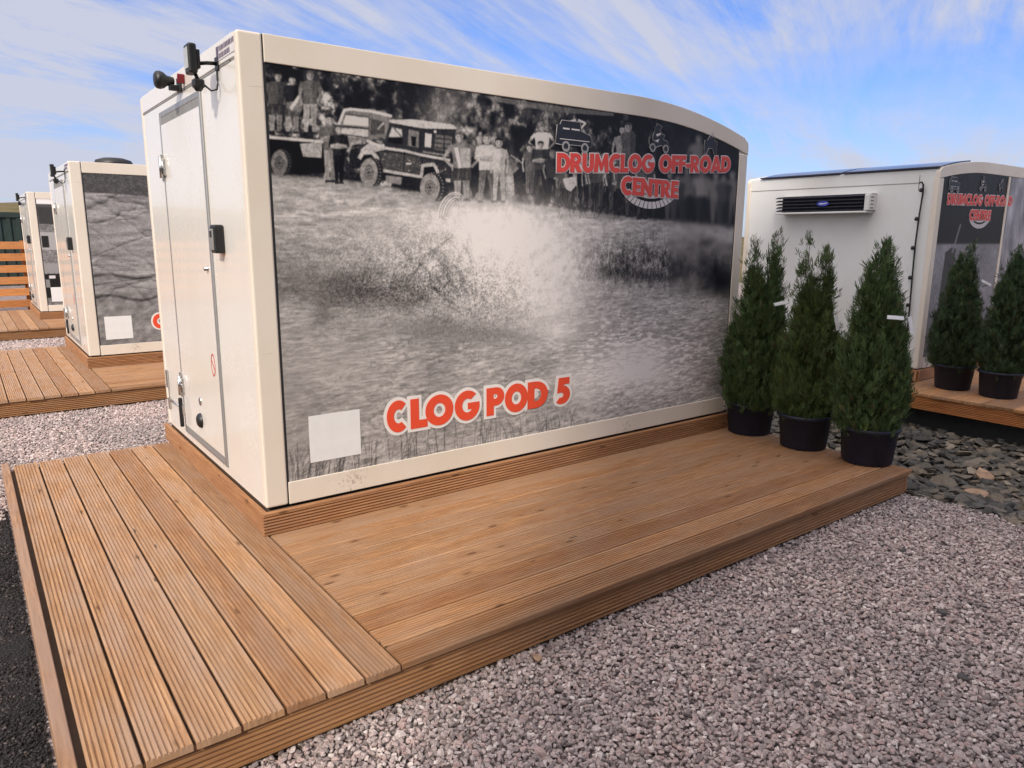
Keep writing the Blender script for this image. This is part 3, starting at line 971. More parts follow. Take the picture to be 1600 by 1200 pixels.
    # --- front truck
    C.poly(c5([(280, 520), (380, 485), (545, 500), (600, 285), (960, 345), (1290, 355), (1250, 640), (1225, 885), (1110, 880), (900, 860), (490, 790), (300, 690)]), .20, 1, .14)
    C.poly(c5([(600, 255), (840, 245), (1150, 285), (1270, 305), (1300, 350), (960, 345), (610, 285)]), .66, 1, .05)
    C.stroke(c5([(600, 288), (955, 350), (1295, 356)]), 3.5, .12)
    C.poly(c5([(625, 330), (725, 350), (735, 430), (590, 430)]), .66, 1, .08)
    C.poly(c5([(590, 440), (735, 440), (738, 505), (580, 485)]), .05)
    C.stroke(c5([(640, 330), (725, 430)]), 4, .35)
    C.poly(c5([(800, 352), (905, 375), (905, 545), (790, 520)]), .42, 1, .08)
    C.poly(c5([(825, 420), (880, 430), (870, 530), (830, 520)]), .12)
    C.stroke(c5([(770, 330), (760, 560)]), 7, .20)
    C.stroke(c5([(930, 360), (915, 560)]), 6, .18)
    C.poly(c5([(972, 390), (1040, 402), (1030, 540), (965, 530)]), .78, 1, .06)
    C.poly(c5([(1080, 400), (1250, 425), (1245, 590), (1065, 560)]), .36, 1, .16)
    for yy in (440, 490, 540): C.stroke(c5([(1080, yy), (1245, yy + 20)]), 2.5, .14)
    C.stroke(c5([(1170, 400), (1165, 580)]), 2.5, .12)
    C.ell(520 + 1075 * .15, 150 + 375 * .15, 2.2, 2.2, .9)
    C.poly(c5([(300, 560), (390, 490), (545, 505), (560, 560), (460, 585), (300, 600)]), .60, 1, .08)
    C.stroke(c5([(370, 470), (545, 545), (760, 575), (920, 615), (1225, 672)]), 7, .66, 1, .05)
    C.stroke(c5([(950, 585), (1220, 625)]), 4, .48)
    C.poly(c5([(500, 580), (920, 640), (915, 830), (510, 775)]), .27, 1, .20)
    for _ in range(90):
        x, y = random.uniform(490, 1220), random.uniform(600, 840)
        C.ell(520 + x * .15, 150 + y * .15, random.uniform(.4, 1.5), random.uniform(.4, 1.5), random.choice((.5, .42, .15, .6)), .7)
    C.poly(c5([(775, 700), (830, 700), (820, 718), (770, 715)]), .82)
    C.stroke(c5([(755, 580), (745, 800)]), 2.2, .12)
    C.poly(c5([(300, 640), (420, 610), (490, 700), (500, 900), (330, 880)]), .08)
    C.poly(c5([(940, 840), (960, 740), (1060, 735), (1110, 880), (1000, 960)]), .06)
    C.poly(c5([(500, 800), (930, 860), (930, 960), (740, 930), (540, 880)]), .14, 1, .1)
    C.poly(c5([(560, 830), (730, 850), (720, 930), (560, 900)]), .45, 1, .1)
    C.stroke(c5([(290, 650), (320, 590), (420, 590), (470, 650), (500, 775)]), 11, .62, 1, .06)
    C.stroke(c5([(510, 775), (920, 845)]), 8, .60, 1, .06)
    C.stroke(c5([(930, 850), (945, 730), (1060, 715), (1100, 790), (1125, 880), (1225, 885)]), 10, .58, 1, .06)
    C.wheel(520 + 385 * .15, 150 + 800 * .15, 14, 22, 10, .62)
    C.wheel(520 + 1020 * .15, 150 + 955 * .15, 15.5, 22, 13, .63)
    C.poly(c5([(1240, 700), (1330, 700), (1330, 890), (1240, 900)]), .25, 1, .35)
    C.poly(c5([(1245, 715), (1310, 705), (1315, 770), (1250, 785)]), .62)
    C.poly(c5([(1440, 640), (1540, 630), (1540, 960), (1470, 1080), (1430, 900)]), .12, 1, .15)
    # --- people standing by the trucks
    C.person(517, 180, 286, .36, .50, .72, 0, .95, 'cross')
    C.person(531, 196, 288, .18, .14, .70, 0, 1.0, 'cross')
    C.person(723, 207, 315, .42, .22, .70, -4, 1.25, 'hip', True)
    C.poly([(711, 232), (717, 230), (722, 262), (718, 264)], .82)
    C.poly([(720, 232), (736, 232), (736, 262), (722, 263)], .54)
    C.person(752, 206, 250, .5, .4, .8, 0, .6, 'none')
    C.person(762, 210, 318, .66, .36, .74, 0, 1.1, 'cross')
    C.person(781, 216, 318, .62, .56, .70, 0, .85, 'down')
    C.blob(798, 280, 10, 38, .56, .85)
    C.person(848, 196, 268, .78, .3, .66, 0, 1.35, 'hip')
    C.person(829, 226, 306, .34, .34, .72, 0, .9, 'down')
    C.person(846, 221, 306, .24, .19, .62, 0, 1.1, 'cross')
    C.poly([(803, 272), (815, 262), (822, 300), (806, 306)], .14, 1, .2)
    C.stroke([(800, 243), (818, 256)], 3, .6)
    # man with raised arms
    C.person(902, 188, 250, .26, .2, .6, 0, 1.1, 'none')
    C.stroke([(896, 202), (888, 192), (900, 188)], 7, .70); C.stroke([(908, 202), (916, 193), (905, 188)], 7, .70)
    rr = random.Random(4)
    for i in range(19):
        x = 866 + i * 8 + rr.uniform(-3, 3)
        top = rr.uniform(232, 262) + (x - 866) * .05
        C.person(x, top, np.interp(x, [860, 1030], [322, 348]) - rr.uniform(0, 10), rr.choice((.14, .2, .3, .5, .25)), rr.choice((.12, .16, .24, .34)), rr.uniform(.5, .66), 0, rr.uniform(.95, 1.2), rr.choice(('cross', 'down', 'down')))
    for i in range(150):
        x = rr.uniform(868, 1010); y = rr.uniform(275, 335)
        C.stroke([(x, y), (x + rr.uniform(-3, 3), y + rr.uniform(4, 12))], 2.5, rr.choice((.06, .1, .45, .3)), .7)
    C.poly([(880, 280), (900, 276), (903, 288), (893, 300), (886, 296)], .66, 1, .2)
    C.person(975, 196, 300, .45, .28, .56, 0, 1.0, 'down')
    C.person(983, 192, 290, .3, .3, .5, 0, 1.0, 'none')
    def blur(a, k):
        c = np.cumsum(np.pad(a, ((0, 0), (k, k)), 'edge'), 1); a = (c[:, 2 * k:] - c[:, :-2 * k]) / (2 * k)
        c = np.cumsum(np.pad(a, ((k, k), (0, 0)), 'edge'), 0); return (c[2 * k:] - c[:-2 * k]) / (2 * k)
    up = sstep(PY, hy + 6, hy - 2)
    soft_ = blur(blur(C.a, 1), 1)
    C.a = C.a * (1 - .75 * up) + soft_ * .75 * up
    C.a *= 1 + up * (.42 * (n_f - .5) + .22 * (n_m - .5))
    C.a = np.where(up > .5, np.clip((C.a - .36) * 1.18 + .34, .05, .68), C.a)
    # blurred people at right
    keep = C.a.copy()
    for x, t_, b_, s_, l_ in ((1027, 196, 260, .2, .15), (1093, 210, 300, .34, .2), (1075, 262, 348, .30, .12), (1098, 264, 348, .40, .13), (1120, 268, 352, .34, .3),
                              (1048, 268, 345, .24, .26), (1146, 268, 356, .34, .33), (1132, 275, 352, .2, .16), (1060, 275, 346, .22, .2)):
        C.person(x, t_, b_, s_, l_, .42, 0, 1.2, 'down')

    bl = blur(blur(C.a, 9), 7)
    m = sstep(PX, 1025, 1062) * sstep(PY, 470, 430)
    C.a = C.a * (1 - m) + bl * m
    # --- bank with rushes at right
    bank = sstep(PX, 872, 950) * np.exp(-((PY - np.interp(PX, [880, 1000, 1160], [415, 408, 428])) / 36) ** 2)
    reed = .36 + .22 * (n_v - .5) + .5 * (n_m - .5) + .5 * (n_f - .5)
    reed = np.where(PX > 1045, .30 + .35 * (n_c - .5), reed)
    C.a = C.a * (1 - bank * .9) + reed * bank * .9
    C.blob(965, 425, 30, 9, .12, .7); C.blob(1015, 432, 40, 8, .16, .6)
    C.blob(1130, 438, 26, 20, .13, .8); C.blob(1105, 378, 14, 8, .20, .6); C.blob(1030, 382, 12, 5, .6, .5)
    rq = random.Random(12)
    for _ in range(420):
        x = rq.uniform(890, 1050); y = rq.uniform(392, 445) + (x - 960) * .05
        C.stroke([(x, y), (x + rq.uniform(-4, 4), y - rq.uniform(5, 13))], 2.0, rq.choice((.18, .24, .5, .56)), .6)
    # --- splash
    C.blob(575, 395, 130, 60, .62, .65); C.blob(640, 360, 90, 35, .68, .5)
    C.blob(480, 445, 70, 22, .40, .45)
    C.blob(545, 447, 50, 28, .33, .65); C.blob(630, 462, 85, 26, .33, .65); C.blob(705, 425, 26, 40, .40, .6); C.blob(505, 488, 16, 24, .34, .55)
    C.blob(640, 505, 70, 12, .58, .6)
    C.blob(700, 515, 75, 20, .38, .6)
    C.blob(805, 392, 112, 80, .77, .95); C.blob(795, 372, 66, 46, .88, .85); C.blob(850, 440, 40, 46, .82, .6); C.blob(745, 352, 60, 32, .82, .9)
    C.blob(855, 450, 62, 72, .76, .9); C.blob(760, 480, 60, 34, .62, .6); C.blob(875, 520, 34, 12, .82, .6)
    C.blob(770, 525, 80, 14, .47, .5)
    edge_ = np.exp(-(((PX - 800) / 150) ** 2 + ((PY - 390) / 100) ** 2)) - .55 * np.exp(-(((PX - 810) / 80) ** 2 + ((PY - 385) / 55) ** 2))
    C.a += (white - .5) * np.clip(edge_, 0, 1) * .30 + (n_m - .5) * np.clip(edge_, 0, 1) * .25
    gr = np.exp(-(((PX - 640) / 150) ** 2 + ((PY - 430) / 75) ** 2)) + .6 * np.exp(-(((PX - 770) / 80) ** 2 + ((PY - 470) / 60) ** 2))
    C.a += (white - .5) * np.clip(gr, 0, 1) * .40 + (n_f - .5) * np.clip(gr, 0, 1) * .34
    for pts, v in (([(705, 372), (670, 400), (640, 440)], .30), ([(715, 375), (690, 400), (650, 445)], .74), ([(668, 392), (630, 410), (612, 440)], .36), ([(660, 392), (620, 412), (606, 445)], .72), ([(726, 375), (742, 420), (748, 470)], .36),
                   ([(560, 408), (545, 435)], .34), ([(575, 402), (570, 440)], .3)):
        for j in range(5):
            C.stroke([(x + random.uniform(-5, 5), y + random.uniform(-4, 4)) for x, y in pts], 3, v, .16, .3)
    ang = np.arctan2(505 - PY, PX - 745); rad = np.hypot(PX - 745, PY - 505)
    ray = vnoise(ang * 17 + 30, rad / 42 + .6 * n_c, 95, 4) - .5
    zone = np.exp(-(((PX - 745) / 165) ** 2 + ((PY - 410) / 95) ** 2))
    C.a += ray * zone * .17 + (n_m - .5) * zone * .10
    zone = np.exp(-(((PX - 690) / 95) ** 2 + ((PY - 440) / 50) ** 2))
    C.a -= np.clip(vnoise(ang * 9 + 3, rad / 60, 96, 3) - .48, 0, 1) * zone * .42
    sx = np.random.default_rng(9)
    for x, y in zip(sx.normal(700, 90, 900), sx.normal(390, 50, 900)):
        if PX.min() < x < 900 and y > 315: C.ell(x, y, .6, .6, .84, .5)
    # spray hoop of the front wheel
    for q_, (rx_, ry_) in enumerate(((8, 19), (12, 23), (16, 27), (20, 30))):
        pts_ = []
        for k in range(13):
            a_ = R(150 + k * 13)
            u_, v_ = rx_ * math.cos(a_), ry_ * math.sin(a_)
            pts_.append((707 + u_ * .94 - v_ * .34, 330 + u_ * .34 + v_ * .94))
        C.stroke(pts_, 3.0, .86 if q_ % 2 else .74, .75, .1)
        C.stroke([(x + 1.5, y + 1.5) for x, y in pts_], 1.4, .42, .5)

    # --- light on the water, lower right, and rushes along the lower edge
    C.blob(985, 580, 70, 28, .80, .65); C.blob(905, 600, 45, 40, .74, .5); C.blob(1000, 545, 55, 14, .74, .5); C.blob(520, 570, 70, 40, .64, .4)
    glint = np.clip((n_h2 - .5) * 4, 0, 1) * np.exp(-(((PX - 1000) / 110) ** 2 + ((PY - 560) / 55) ** 2))
    C.a += glint * .20
    C.blob(450, 620, 30, 90, .52, .4); C.blob(470, 700, 60, 40, .50, .4)
    for _ in range(200):
        x = rr.choice((rr.uniform(455, 600), rr.uniform(600, 730), rr.uniform(740, 905), rr.uniform(455, 560)))
        yb = np.interp(x, [455, 1120], [752, 622]) + 3
        L = rr.uniform(14, 62) * (1.0 if x < 760 else .8)
        le = rr.uniform(-10, 24) if x < 640 else rr.uniform(-12, 10)
        C.stroke([(x, yb), (x + le * .35, yb - L * .6), (x + le, yb - L)], 1.7, rr.choice((.24, .30, .34, .66)), .7)
    lowz = sstep(PY, hy + 10, hy + 40)
    C.a = C.a + lowz * (.26 * (C.a - .58) - .015)
    a = np.clip(C.half(), .03, .92)
    lin = a ** 2.2 * 1.28
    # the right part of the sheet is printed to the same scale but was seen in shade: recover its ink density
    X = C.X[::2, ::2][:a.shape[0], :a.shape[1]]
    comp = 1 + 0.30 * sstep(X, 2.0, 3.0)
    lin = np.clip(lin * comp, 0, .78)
    rgb = np.stack([lin * 1.0, lin * .94, lin * .91], -1)
    blue = sstep(a, .26, .10)[..., None]
    rgb = rgb * (1 - blue) + np.stack([lin * .95, lin * .95, lin * 1.25], -1) * blue
    return C, rgb


def print_panel(name, C, rgb, xa, xb, zlow, ztop, y, parent, nx, nz, outward=-1):
    """A sheet in the plane y, its top following ztop(x), coloured per vertex from the canvas."""
    xs = np.linspace(xa, xb, nx)
    zt = np.array([ztop(x) for x in xs])
    tt = np.linspace(0, 1, nz)
    Xg = np.repeat(xs[None], nz, 0)
    Zg = zlow + tt[:, None] * (zt[None] - zlow)
    h, w = rgb.shape[:2]
    fx = np.clip((Xg - C.x0) / (C.x1 - C.x0) * (w - 1), 0, w - 1.001); fy = np.clip((C.z1 - Zg) / (C.z1 - C.z0) * (h - 1), 0, h - 1.001)
    ix, iy = fx.astype(int), fy.astype(int)
    ax, ay = (fx - ix)[..., None], (fy - iy)[..., None]
    col = (rgb[iy, ix] * (1 - ax) + rgb[iy, ix + 1] * ax) * (1 - ay) + (rgb[iy + 1, ix] * (1 - ax) + rgb[iy + 1, ix + 1] * ax) * ay
    V = np.stack([Xg, np.full_like(Xg, y), Zg], -1).reshape(-1, 3)
    i = np.arange(nz - 1)[:, None] * nx + np.arange(nx - 1)[None]
    F = np.stack([i, i + 1, i + nx + 1, i + nx], -1).reshape(-1, 4)
    me = np_mesh(name, V, F, col.reshape(-1, 3))
    return put(name, me, 'printed_vinyl', parent)


# ------------------------------------------------------------------ the pods
DROP = [1.0]                           # how strongly the nose falls away, set per pod
def arch(x): return PH - DROP[0] * (0.200 * max(0.0, (x - 2.72) / 1.325) ** 2)
def panel_top(x): return 2.298 - DROP[0] * (0.145 * max(0.0, (x - 2.78) / 1.14) ** 2)


def make_pod(name, label, loc, panel, lettering, group, flip=False, door=True, zs=1.0):
    """flip: nose (arched) end at x = 0 instead of at x = PL."""
    root = thing(name, label, 'cabin', loc, 0, group)
    root.scale.z = zs
    if flip: root.scale.y = 1.055
    fx = (lambda x: PL - x) if flip else (lambda x: x)

    def bx(m, x0, x1, *r, **k):
        a, b = sorted((fx(x0), fx(x1)))
        return m.box(a, b, *r, **k)
    xs = np.linspace(0.0, PL, 60)
    # shell
    prof = [(fx(.012), .012)] + [(fx(min(max(x, .012), PL - .012)), arch(x) - .012) for x in xs] + [(fx(PL - .012), .012)]
    MB().prism(prof, .014, PW - .014).build('shell', 'white_panel', root)
    # corner posts
    for yy in (0, 1):
        y0, y1 = (0, .062) if yy == 0 else (PW - .062, PW)
        bx(MB(), 0, .1235, y0, y1, 0, PH, bev=.012, seg=3).build('corner_post', 'cream_trim', root)
        bx(MB(), PL - .112, PL, y0, y1, 0, panel_top(PL) + .012, bev=.014, seg=3).build('corner_post', 'cream_trim', root)
        ya, yb = (0, .05) if yy == 0 else (PW - .05, PW)
        bx(MB(), .1285, PL - .114, ya, yb, 0, .128, bev=.004).build('bottom_rail', 'cream_trim', root)
        # arched roof rail
        up = [(x, arch(x)) for x in np.linspace(.1285, PL - .055, 50)]
        rc = [(PL - .055 + .055 * math.sin(R(a)), arch(PL) - .052 + .055 * math.cos(R(a)) + .0) for a in range(15, 91, 15)]
        lo = [(x, panel_top(x) + .004) for x in np.linspace(PL - .001, .1285, 40)]
        pts = [(fx(x), z) for x, z in up + rc + lo]
        MB().prism(pts, ya + (.0 if yy == 0 else 0), yb, bev=.004).build('roof_rail', 'cream_trim', root)
    # dark seams between the trims, set back; black strip painted as shadow gap underneath
    sm = MB()
    bx(sm, .118, .134, .0055, .03, .004, PH - .004)
    bx(sm, PL - .118, PL - .106, .0055, .03, .004, panel_top(PL))
    bx(sm, .02, PL - .02, .02, PW - .02, -.012, .013)
    sm.build('seam_and_shadow_gap', 'black_rubber_and_gap', root)
    # end wall opposite/door wall trims
    if door:
        hd = MB().box(.0, .05, .062, PW - .062, 2.322, PH, bev=.003)
        hd.build('header', 'white_gelcoat', root)
        MB().box(.0025, .05, .155, PW - .045, 2.309, 2.3205).build('drip_channel', 'grey_seal', root)
        MB().box(.004, .05, .060, .70, .004, 2.307).box(.004, .05, 1.755, PW - .060, .004, 2.307).box(.004, .05, .70, 1.755, 2.262, 2.307).box(.004, .05, .70, 1.755, .004, .052).build('rear_wall', 'white_gelcoat', root)
        d = MB().box(-.006, .04, .742, 1.712, .108, 2.178, bev=.004).build('door', 'white_gelcoat', root)
        fr = MB().box(-.008, .03, .70, .742, .052, 2.262, bev=.009, seg=3).box(-.004, .03, 1.712, 1.755, .052, 2.262, bev=.004)
        fr.box(-.004, .03, .742, 1.712, 2.226, 2.262, bev=.004).box(-.004, .03, .742, 1.712, .052, .078, bev=.004).build('door_frame', 'aluminium', root)
        MB().box(-.002, .03, .742, 1.712, 2.178, 2.226).box(-.002, .03, .742, 1.712, .078, .108).box(-.0025, .03, 1.704, 1.7125, .108, 2.178).build('door_seal', 'grey_seal', root)
        for z in (1.907, .407):
            m = MB().box(-.022, -.004, 1.66, 1.70, z - .055, z + .055, bev=.004).box(-.018, .004, 1.715, 1.75, z - .09, z + .09, bev=.004)
            m.tube([(-.028, 1.707, z - .07), (-.028, 1.707, z + .07)], .012, 10)
            m.box(-.028, -.02, 1.65, 1.715, z - .012, z + .012, bev=.003).build('hinge', 'chrome', d)
        MB().lathe([(.0, -.034), (.030, -.032), (.046, -.022), (.052, -.006)], (0, 1.262, .237), 24, 'x', False).build('vent_cap', 'black_plastic', d)
        MB().lathe([(.012, -.012), (.026, -.012), (.030, -.006)], (0, 1.236, .374), 18, 'x').build('lock', 'chrome', d)
        MB().lathe([(.006, -.03), (.013, -.028), (.013, -.010), (.02, -.006)], (0, .80, 1.266), 14, 'x').build('knob', 'chrome', d)
        q = MB()
        for k in range(28):
            a0, a1 = 2 * math.pi * k / 28, 2 * math.pi * (k + 1) / 28
            pts = [(.846 + r_ * math.cos(a) * .62, .676 + r_ * math.sin(a)) for r_, a in ((.072, a0), (.072, a1), (.060, a1), (.060, a0))]
            q.prism(pts, -.0072, -.006, 'x')
        q.prism([(.80, .64), (.806, .632), (.892, .71), (.886, .718)], -.0070, -.006, 'x')
        q.build('sticker', 'sticker_red', d)
        # bottom latch with lever
        m = MB().box(-.014, .002, 2.205, 2.235, .30, .44, bev=.004).box(-.012, .002, 2.20, 2.235, .13, .20, bev=.004).box(-.004, .003, 2.212, 2.228, .2, .3)
        m.tube([(-.012, 2.215, .215), (-.02, 1.76, .235)], .009, 8)
        m.box(-.03, -.005, 1.70, 1.735, .19, .26, bev=.005).build('latch', 'chrome', root)
        MB().box(-.045, -.018, 1.70, 1.725, .10, .315, bev=.008).build('latch_lever', 'black_plastic', root)
        # maker's plate beside the lamps
        sg = MB().box(-.0025, .001, .035, .345, 2.342, 2.416).build('plate', 'letter_grey', root)
        ink = MB()
        rr = random.Random(3)
        ink.box(-.0035, -.002, .300, .340, 2.347, 2.411)
        y = .29
        while y > .05:
            w_ = rr.uniform(.010, .02)
            ink.box(-.0035, -.002, y - w_, y, 2.384, 2.408)
            if y > .12: ink.box(-.0035, -.002, y - w_, y, 2.350, 2.373)
            y -= w_ + rr.uniform(.006, .011)
        ink.build('plate_lettering', 'sticker_ink', sg)
    if panel: panel(root)
    if lettering: lettering(root)
    return root


def put_letters(root, loops, grow, out, red='letter_red', white='letter_white', parent=None):
    loops, bord = loops
    flat_shape('lettering_border', bord, white, parent or root, side_frame(out), grow)
    flat_shape('lettering', loops, red, parent or root, side_frame(out - .0026), grow * .16)


def emblems(root, ox, oz, sc, out, dz=0.05):
    """Small outlined car, motorbike and digger over the words, tyre tread under them."""
    f = lambda pts: [(ox + x * sc, oz + z * sc * .80) for x, z in pts]
    car = [[(.0, .06), (.02, .30), (.06, .31), (.08, .36), (.34, .36), (.36, .25), (.50, .20), (.52, .07), (.47, .05), (.45, .0), (.38, .0), (.36, .06), (.20, .06), (.18, .0), (.11, .0), (.09, .05)]]
    bike = [[(.0, .04), (.04, .09), (.10, .10), (.05, .17), (.06, .24), (.12, .40), (.22, .36), (.17, .31), (.22, .25), (.27, .25), (.24, .18), (.32, .16), (.36, .07), (.31, .0), (.25, .03), (.22, .09), (.13, .06), (.08, .0)]]
    dig = [[(.0, .0), (.0, .24), (.08, .26), (.16, .40), (.20, .40), (.15, .28), (.22, .36), (.24, .26), (.30, .24), (.30, .0), (.24, .0), (.20, .10), (.10, .10), (.06, .0)]]
    for sh, dx, dz_, k in ((car, 0.0, 0.0, 1.0), (bike, 1.42, .10, .95), (dig, 2.40, .14, .80)):
        lp = [[(x * k + dx, z * k + dz_) for x, z in l] for l in sh]
        lp = [f(l) for l in lp]
        for l in lp: MB().tube([(x, out - .002, z) for x, z in l + l[:1]], .0030, 6).build('emblem_border', 'emblem_line', root)
        flat_shape('emblem', lp, 'emblem_dark', root, side_frame(out - .0020), 0.0)
    for cx, q in ((.145, .055), (.415, .055), (1.475, .05), (1.70, .05)):
        cz = .035 if cx < 1 else .14
        flat_shape('emblem_wheel', [f(arc(cx, cz, q, q * 1.25, 0, 345, 16)), f(arc(cx, cz, q * .62, q * .78, 0, 345, 12))], 'emblem_line', root, side_frame(out - .0035), 0.0)
    flat_shape('emblem_window', [f([(.10, .27), (.19, .27), (.19, .25), (.10, .25)]), f([(.22, .27), (.33, .27), (.34, .25), (.22, .25)]), f([(.06, .13), (.48, .13), (.48, .12), (.06, .12)])], 'letter_grey', root, side_frame(out - .0035), 0.0)
    flat_shape('emblem_rider', [f([(1.52, .33), (1.60, .36), (1.60, .33), (1.54, .30)]), f([(1.50, .24), (1.58, .27), (1.56, .22)])], 'letter_grey', root, side_frame(out - .0035), 0.0)


def tread(root, cx, cz, rx, rz, out):
    lp = []
    for k in range(15):
        a0 = 205 + k * 8.8
        lp.append(arc(cx, cz, rx, rz, a0, a0 + 7.2, 3) + arc(cx, cz, rx * .80, rz * .74, a0 + 7.2, a0, 3))
    flat_shape('tread_emblem', lp, 'letter_grey', root, side_frame(out), 0.0)
    flat_shape('tread_emblem', [arc(cx, cz, rx * .72, rz * .62, 215, 325, 14) + arc(cx, cz, rx * .66, rz * .50, 325, 215, 14)], 'letter_grey', root, side_frame(out), 0.0)


CS, RGBS = paint_splash()


def near_panel(root):
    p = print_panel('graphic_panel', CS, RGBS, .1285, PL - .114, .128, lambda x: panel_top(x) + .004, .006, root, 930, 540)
    near_panel.p = p


def near_letters(root):
    p = near_panel.p
    o = .0035
    xs = [(.742, .862), (.902, 1.012), (1.005, 1.200), (1.218, 1.398), (1.462, 1.598), (1.610, 1.795), (1.802, 1.972), (2.046, 2.176)]
    put_letters(root, word_loops('CLOGPOD5', xs, z0=.315, z1=.315, cap=.178), .024, o, parent=p)
    put_letters(root, word_loops('DRUMCLOG', None, 2.022, 2.945, 1.881, 1.929, .120, .02), .008, o, 'letter_red_dull', 'letter_grey', p)
    put_letters(root, word_loops('OFF-ROAD', None, 3.0, 3.825, 1.933, 1.977, .120, .02), .008, o, 'letter_red_dull', 'letter_grey', p)
    put_letters(root, word_loops('CENTRE', None, 2.618, 3.22, 1.762, 1.755, .122, .03), .008, o, 'letter_red_dull', 'letter_grey', p)
    emblems(p, 2.005, 2.03, .62, o)
    tread(p, 2.92, 1.86, .32, .19, .0045)
    MB().box(.262, .568, .003, .0058, .214, .482).build('sticker', 'sticker_white', p)


pod_near = make_pod('box_cabin', 'large white box cabin in the foreground, its long side a muddy off-road crowd print', (0, 0, 0), near_panel, near_letters, 'white box cabins')


def paint_ruts():
    w, h = 700, 460
    C = Canvas(0.1, 4.0, .1, 2.34, w, h, False)
    nb, nh, nf = fnoise(h, w, 6, 9, 4, 21), fnoise(h, w, 70, 14, 4, 22), fnoise(h, w, 150, 220, 2, 23)
    a = .52 + .10 * (nb - .5) + .22 * (nh - .5) + .16 * (nf - .5)
    for th, f, sd, amp in ((.42, 3.6, 61, .26), (-.28, 4.4, 62, .24), (.08, 6.5, 63, .20), (-.70, 3.0, 64, .14), (.22, 9.0, 65, .14), (-.12, 11.0, 66, .12)):
        u_ = C.X * math.cos(th) + C.Z * math.sin(th); v_ = -C.X * math.sin(th) + C.Z * math.cos(th)
        n_ = vnoise(u_ * .32 + nb * .7, v_ * f + nb * .9, sd, 1)
        a -= amp * .75 * (ridge(n_, 16)) * sstep(vnoise(C.X * 1.1, C.Z * 1.4, sd + 5, 2), .32, .55)
        a += amp * .35 * ridge(vnoise(u_ * .32 + nb * .7, v_ * f + nb * .9 + .10, sd, 1), 10)
    lowz = sstep(C.Z, .95, .75)
    a = a * (1 - lowz * .5) + (.44 + .5 * (fnoise(h, w, 40, 60, 4, 25) - .5)) * lowz * .5
    for z_, amp in ((1.0, .05), (.72, .06)):
        a -= .24 * np.exp(-((C.Z - z_ - .10 * (C.X - .3) - amp * np.sin(C.X * 7)) / .022) ** 2)
    top = sstep(C.Z, 2.06 - .03 * C.X, 2.08 - .03 * C.X)
    a = a * (1 - top) + (.30 + .2 * (nf - .5)) * top
    lin = np.clip(a, .04, .9) ** 2.2
    return C, np.stack([lin, lin * .96, lin * .97], -1)


def paint_cab():
    """Close view of a truck bonnet and grille."""
    w, h = 520, 330
    C = Canvas(0.1, 4.0, .1, 2.34, w, h, False)
    nf = fnoise(h, w, 120, 160, 3, 31)
    C.a = .45 + .35 * (nf - .5)
    P = lambda pts, v: C.fill(C.m(pts), v, 1, .06)
    P([(.1, 1.95), (4, 1.95), (4, 2.34), (.1, 2.34)], .30)
    P([(.1, 2.20), (4, 2.20), (4, 2.34), (.1, 2.34)], .88)
    P([(.14, 1.80), (.9, 1.78), (.9, 2.12), (.14, 2.14)], .24)
    P([(.12, 1.28), (.7, 1.26), (.7, 1.62), (.12, 1.64)], .62)
    P([(.15, 1.32), (.26, 1.32), (.26, 1.56), (.15, 1.56)], .16)
    P([(.38, 1.0), (.44, 1.0), (.46, 1.6), (.40, 1.6)], .78)
    P([(.12, .80), (.8, .80), (.8, 1.0), (.12, 1.0)], .55)
    P([(.10, .28), (.9, .26), (.9, .78), (.1, .78)], .13)
    P([(.2, .68), (.3, .68), (.3, .74), (.2, .74)], .8)
    P([(.12, .50), (.2, .50), (.2, .66), (.12, .66)], .5)
    lin = np.clip(C.a, .04, .9) ** 2.2
    return C, np.stack([lin, lin * .96, lin * .97], -1)


def paint_post():
    """Dark sky over a pale field with a dark gatepost, seen on the opposite cabin."""
    w, h = 700, 420
    C = Canvas(0.05, 4.0, .1, 2.34, w, h, False)
    nb, nf, nv = fnoise(h, w, 8, 12, 4, 41), fnoise(h, w, 80, 120, 3, 42), fnoise(h, w, 20, 120, 3, 43)
    a = .42 + .16 * (nb - .5) + .12 * (nf - .5)
    a -= .10 * sstep(C.Z, .8, .3)
    m = sstep(C.Z, 1.44, 1.48)
    a = a * (1 - m) + (.09 + .12 * (nv - .5) * sstep(C.Z, 1.9, 2.1)) * m
    C.a = a
    C.fill(C.m([(.30, .12), (.36, 1.36), (.50, 1.42), (.62, 1.40), (.60, .12)]), .20, 1, .06)
    C.stroke(C.m([(.54, 1.36), (.66, 1.68)]), 7, .42, .8, 0, False)
    m = sstep(C.X, 1.90, 1.94)
    C.a = C.a * (1 - m) + (.42 + .5 * (fnoise(h, w, 5, 22, 4, 44) - .5)) * m
    a = np.clip(C.a, .03, .9)
    lin = np.clip(a ** 2.2 * 1.5, 0, .7)
    return C, np.stack([lin * .98, lin * .95, lin * 1.05], -1)


CR, RGBR = paint_ruts()
CB, RGBB = paint_cab()
CP, RGBP = paint_post()


def ruts_panel(root):
    p = print_panel('graphic_panel', CR, RGBR, .1285, PL - .114, .128, lambda x: panel_top(x) + .004, .006, root, 420, 260)
    xs = [(.742, .862), (.902, 1.012), (1.005, 1.200), (1.218, 1.398)]
    put_letters(root, word_loops('CLOG', xs, z0=.315, z1=.315, cap=.178), .024, .0035, parent=p)
    MB().box(.20, .50, .003, .0058, .20, .50).build('sticker', 'sticker_white', p)
    MB().lathe([(.0, .125), (.12, .118), (.20, .09), (.24, .0)], (.55, .50, PH - .012), 28).build('roof_vent', 'black_plastic', root)


def cab_panel(root):
    p = print_panel('graphic_panel', CB, RGBB, .1285, PL - .114, .128, lambda x: panel_top(x) + .004, .006, root, 300, 190)
    MB().box(.20, .50, .003, .0058, .20, .50).build('sticker', 'sticker_white', p)


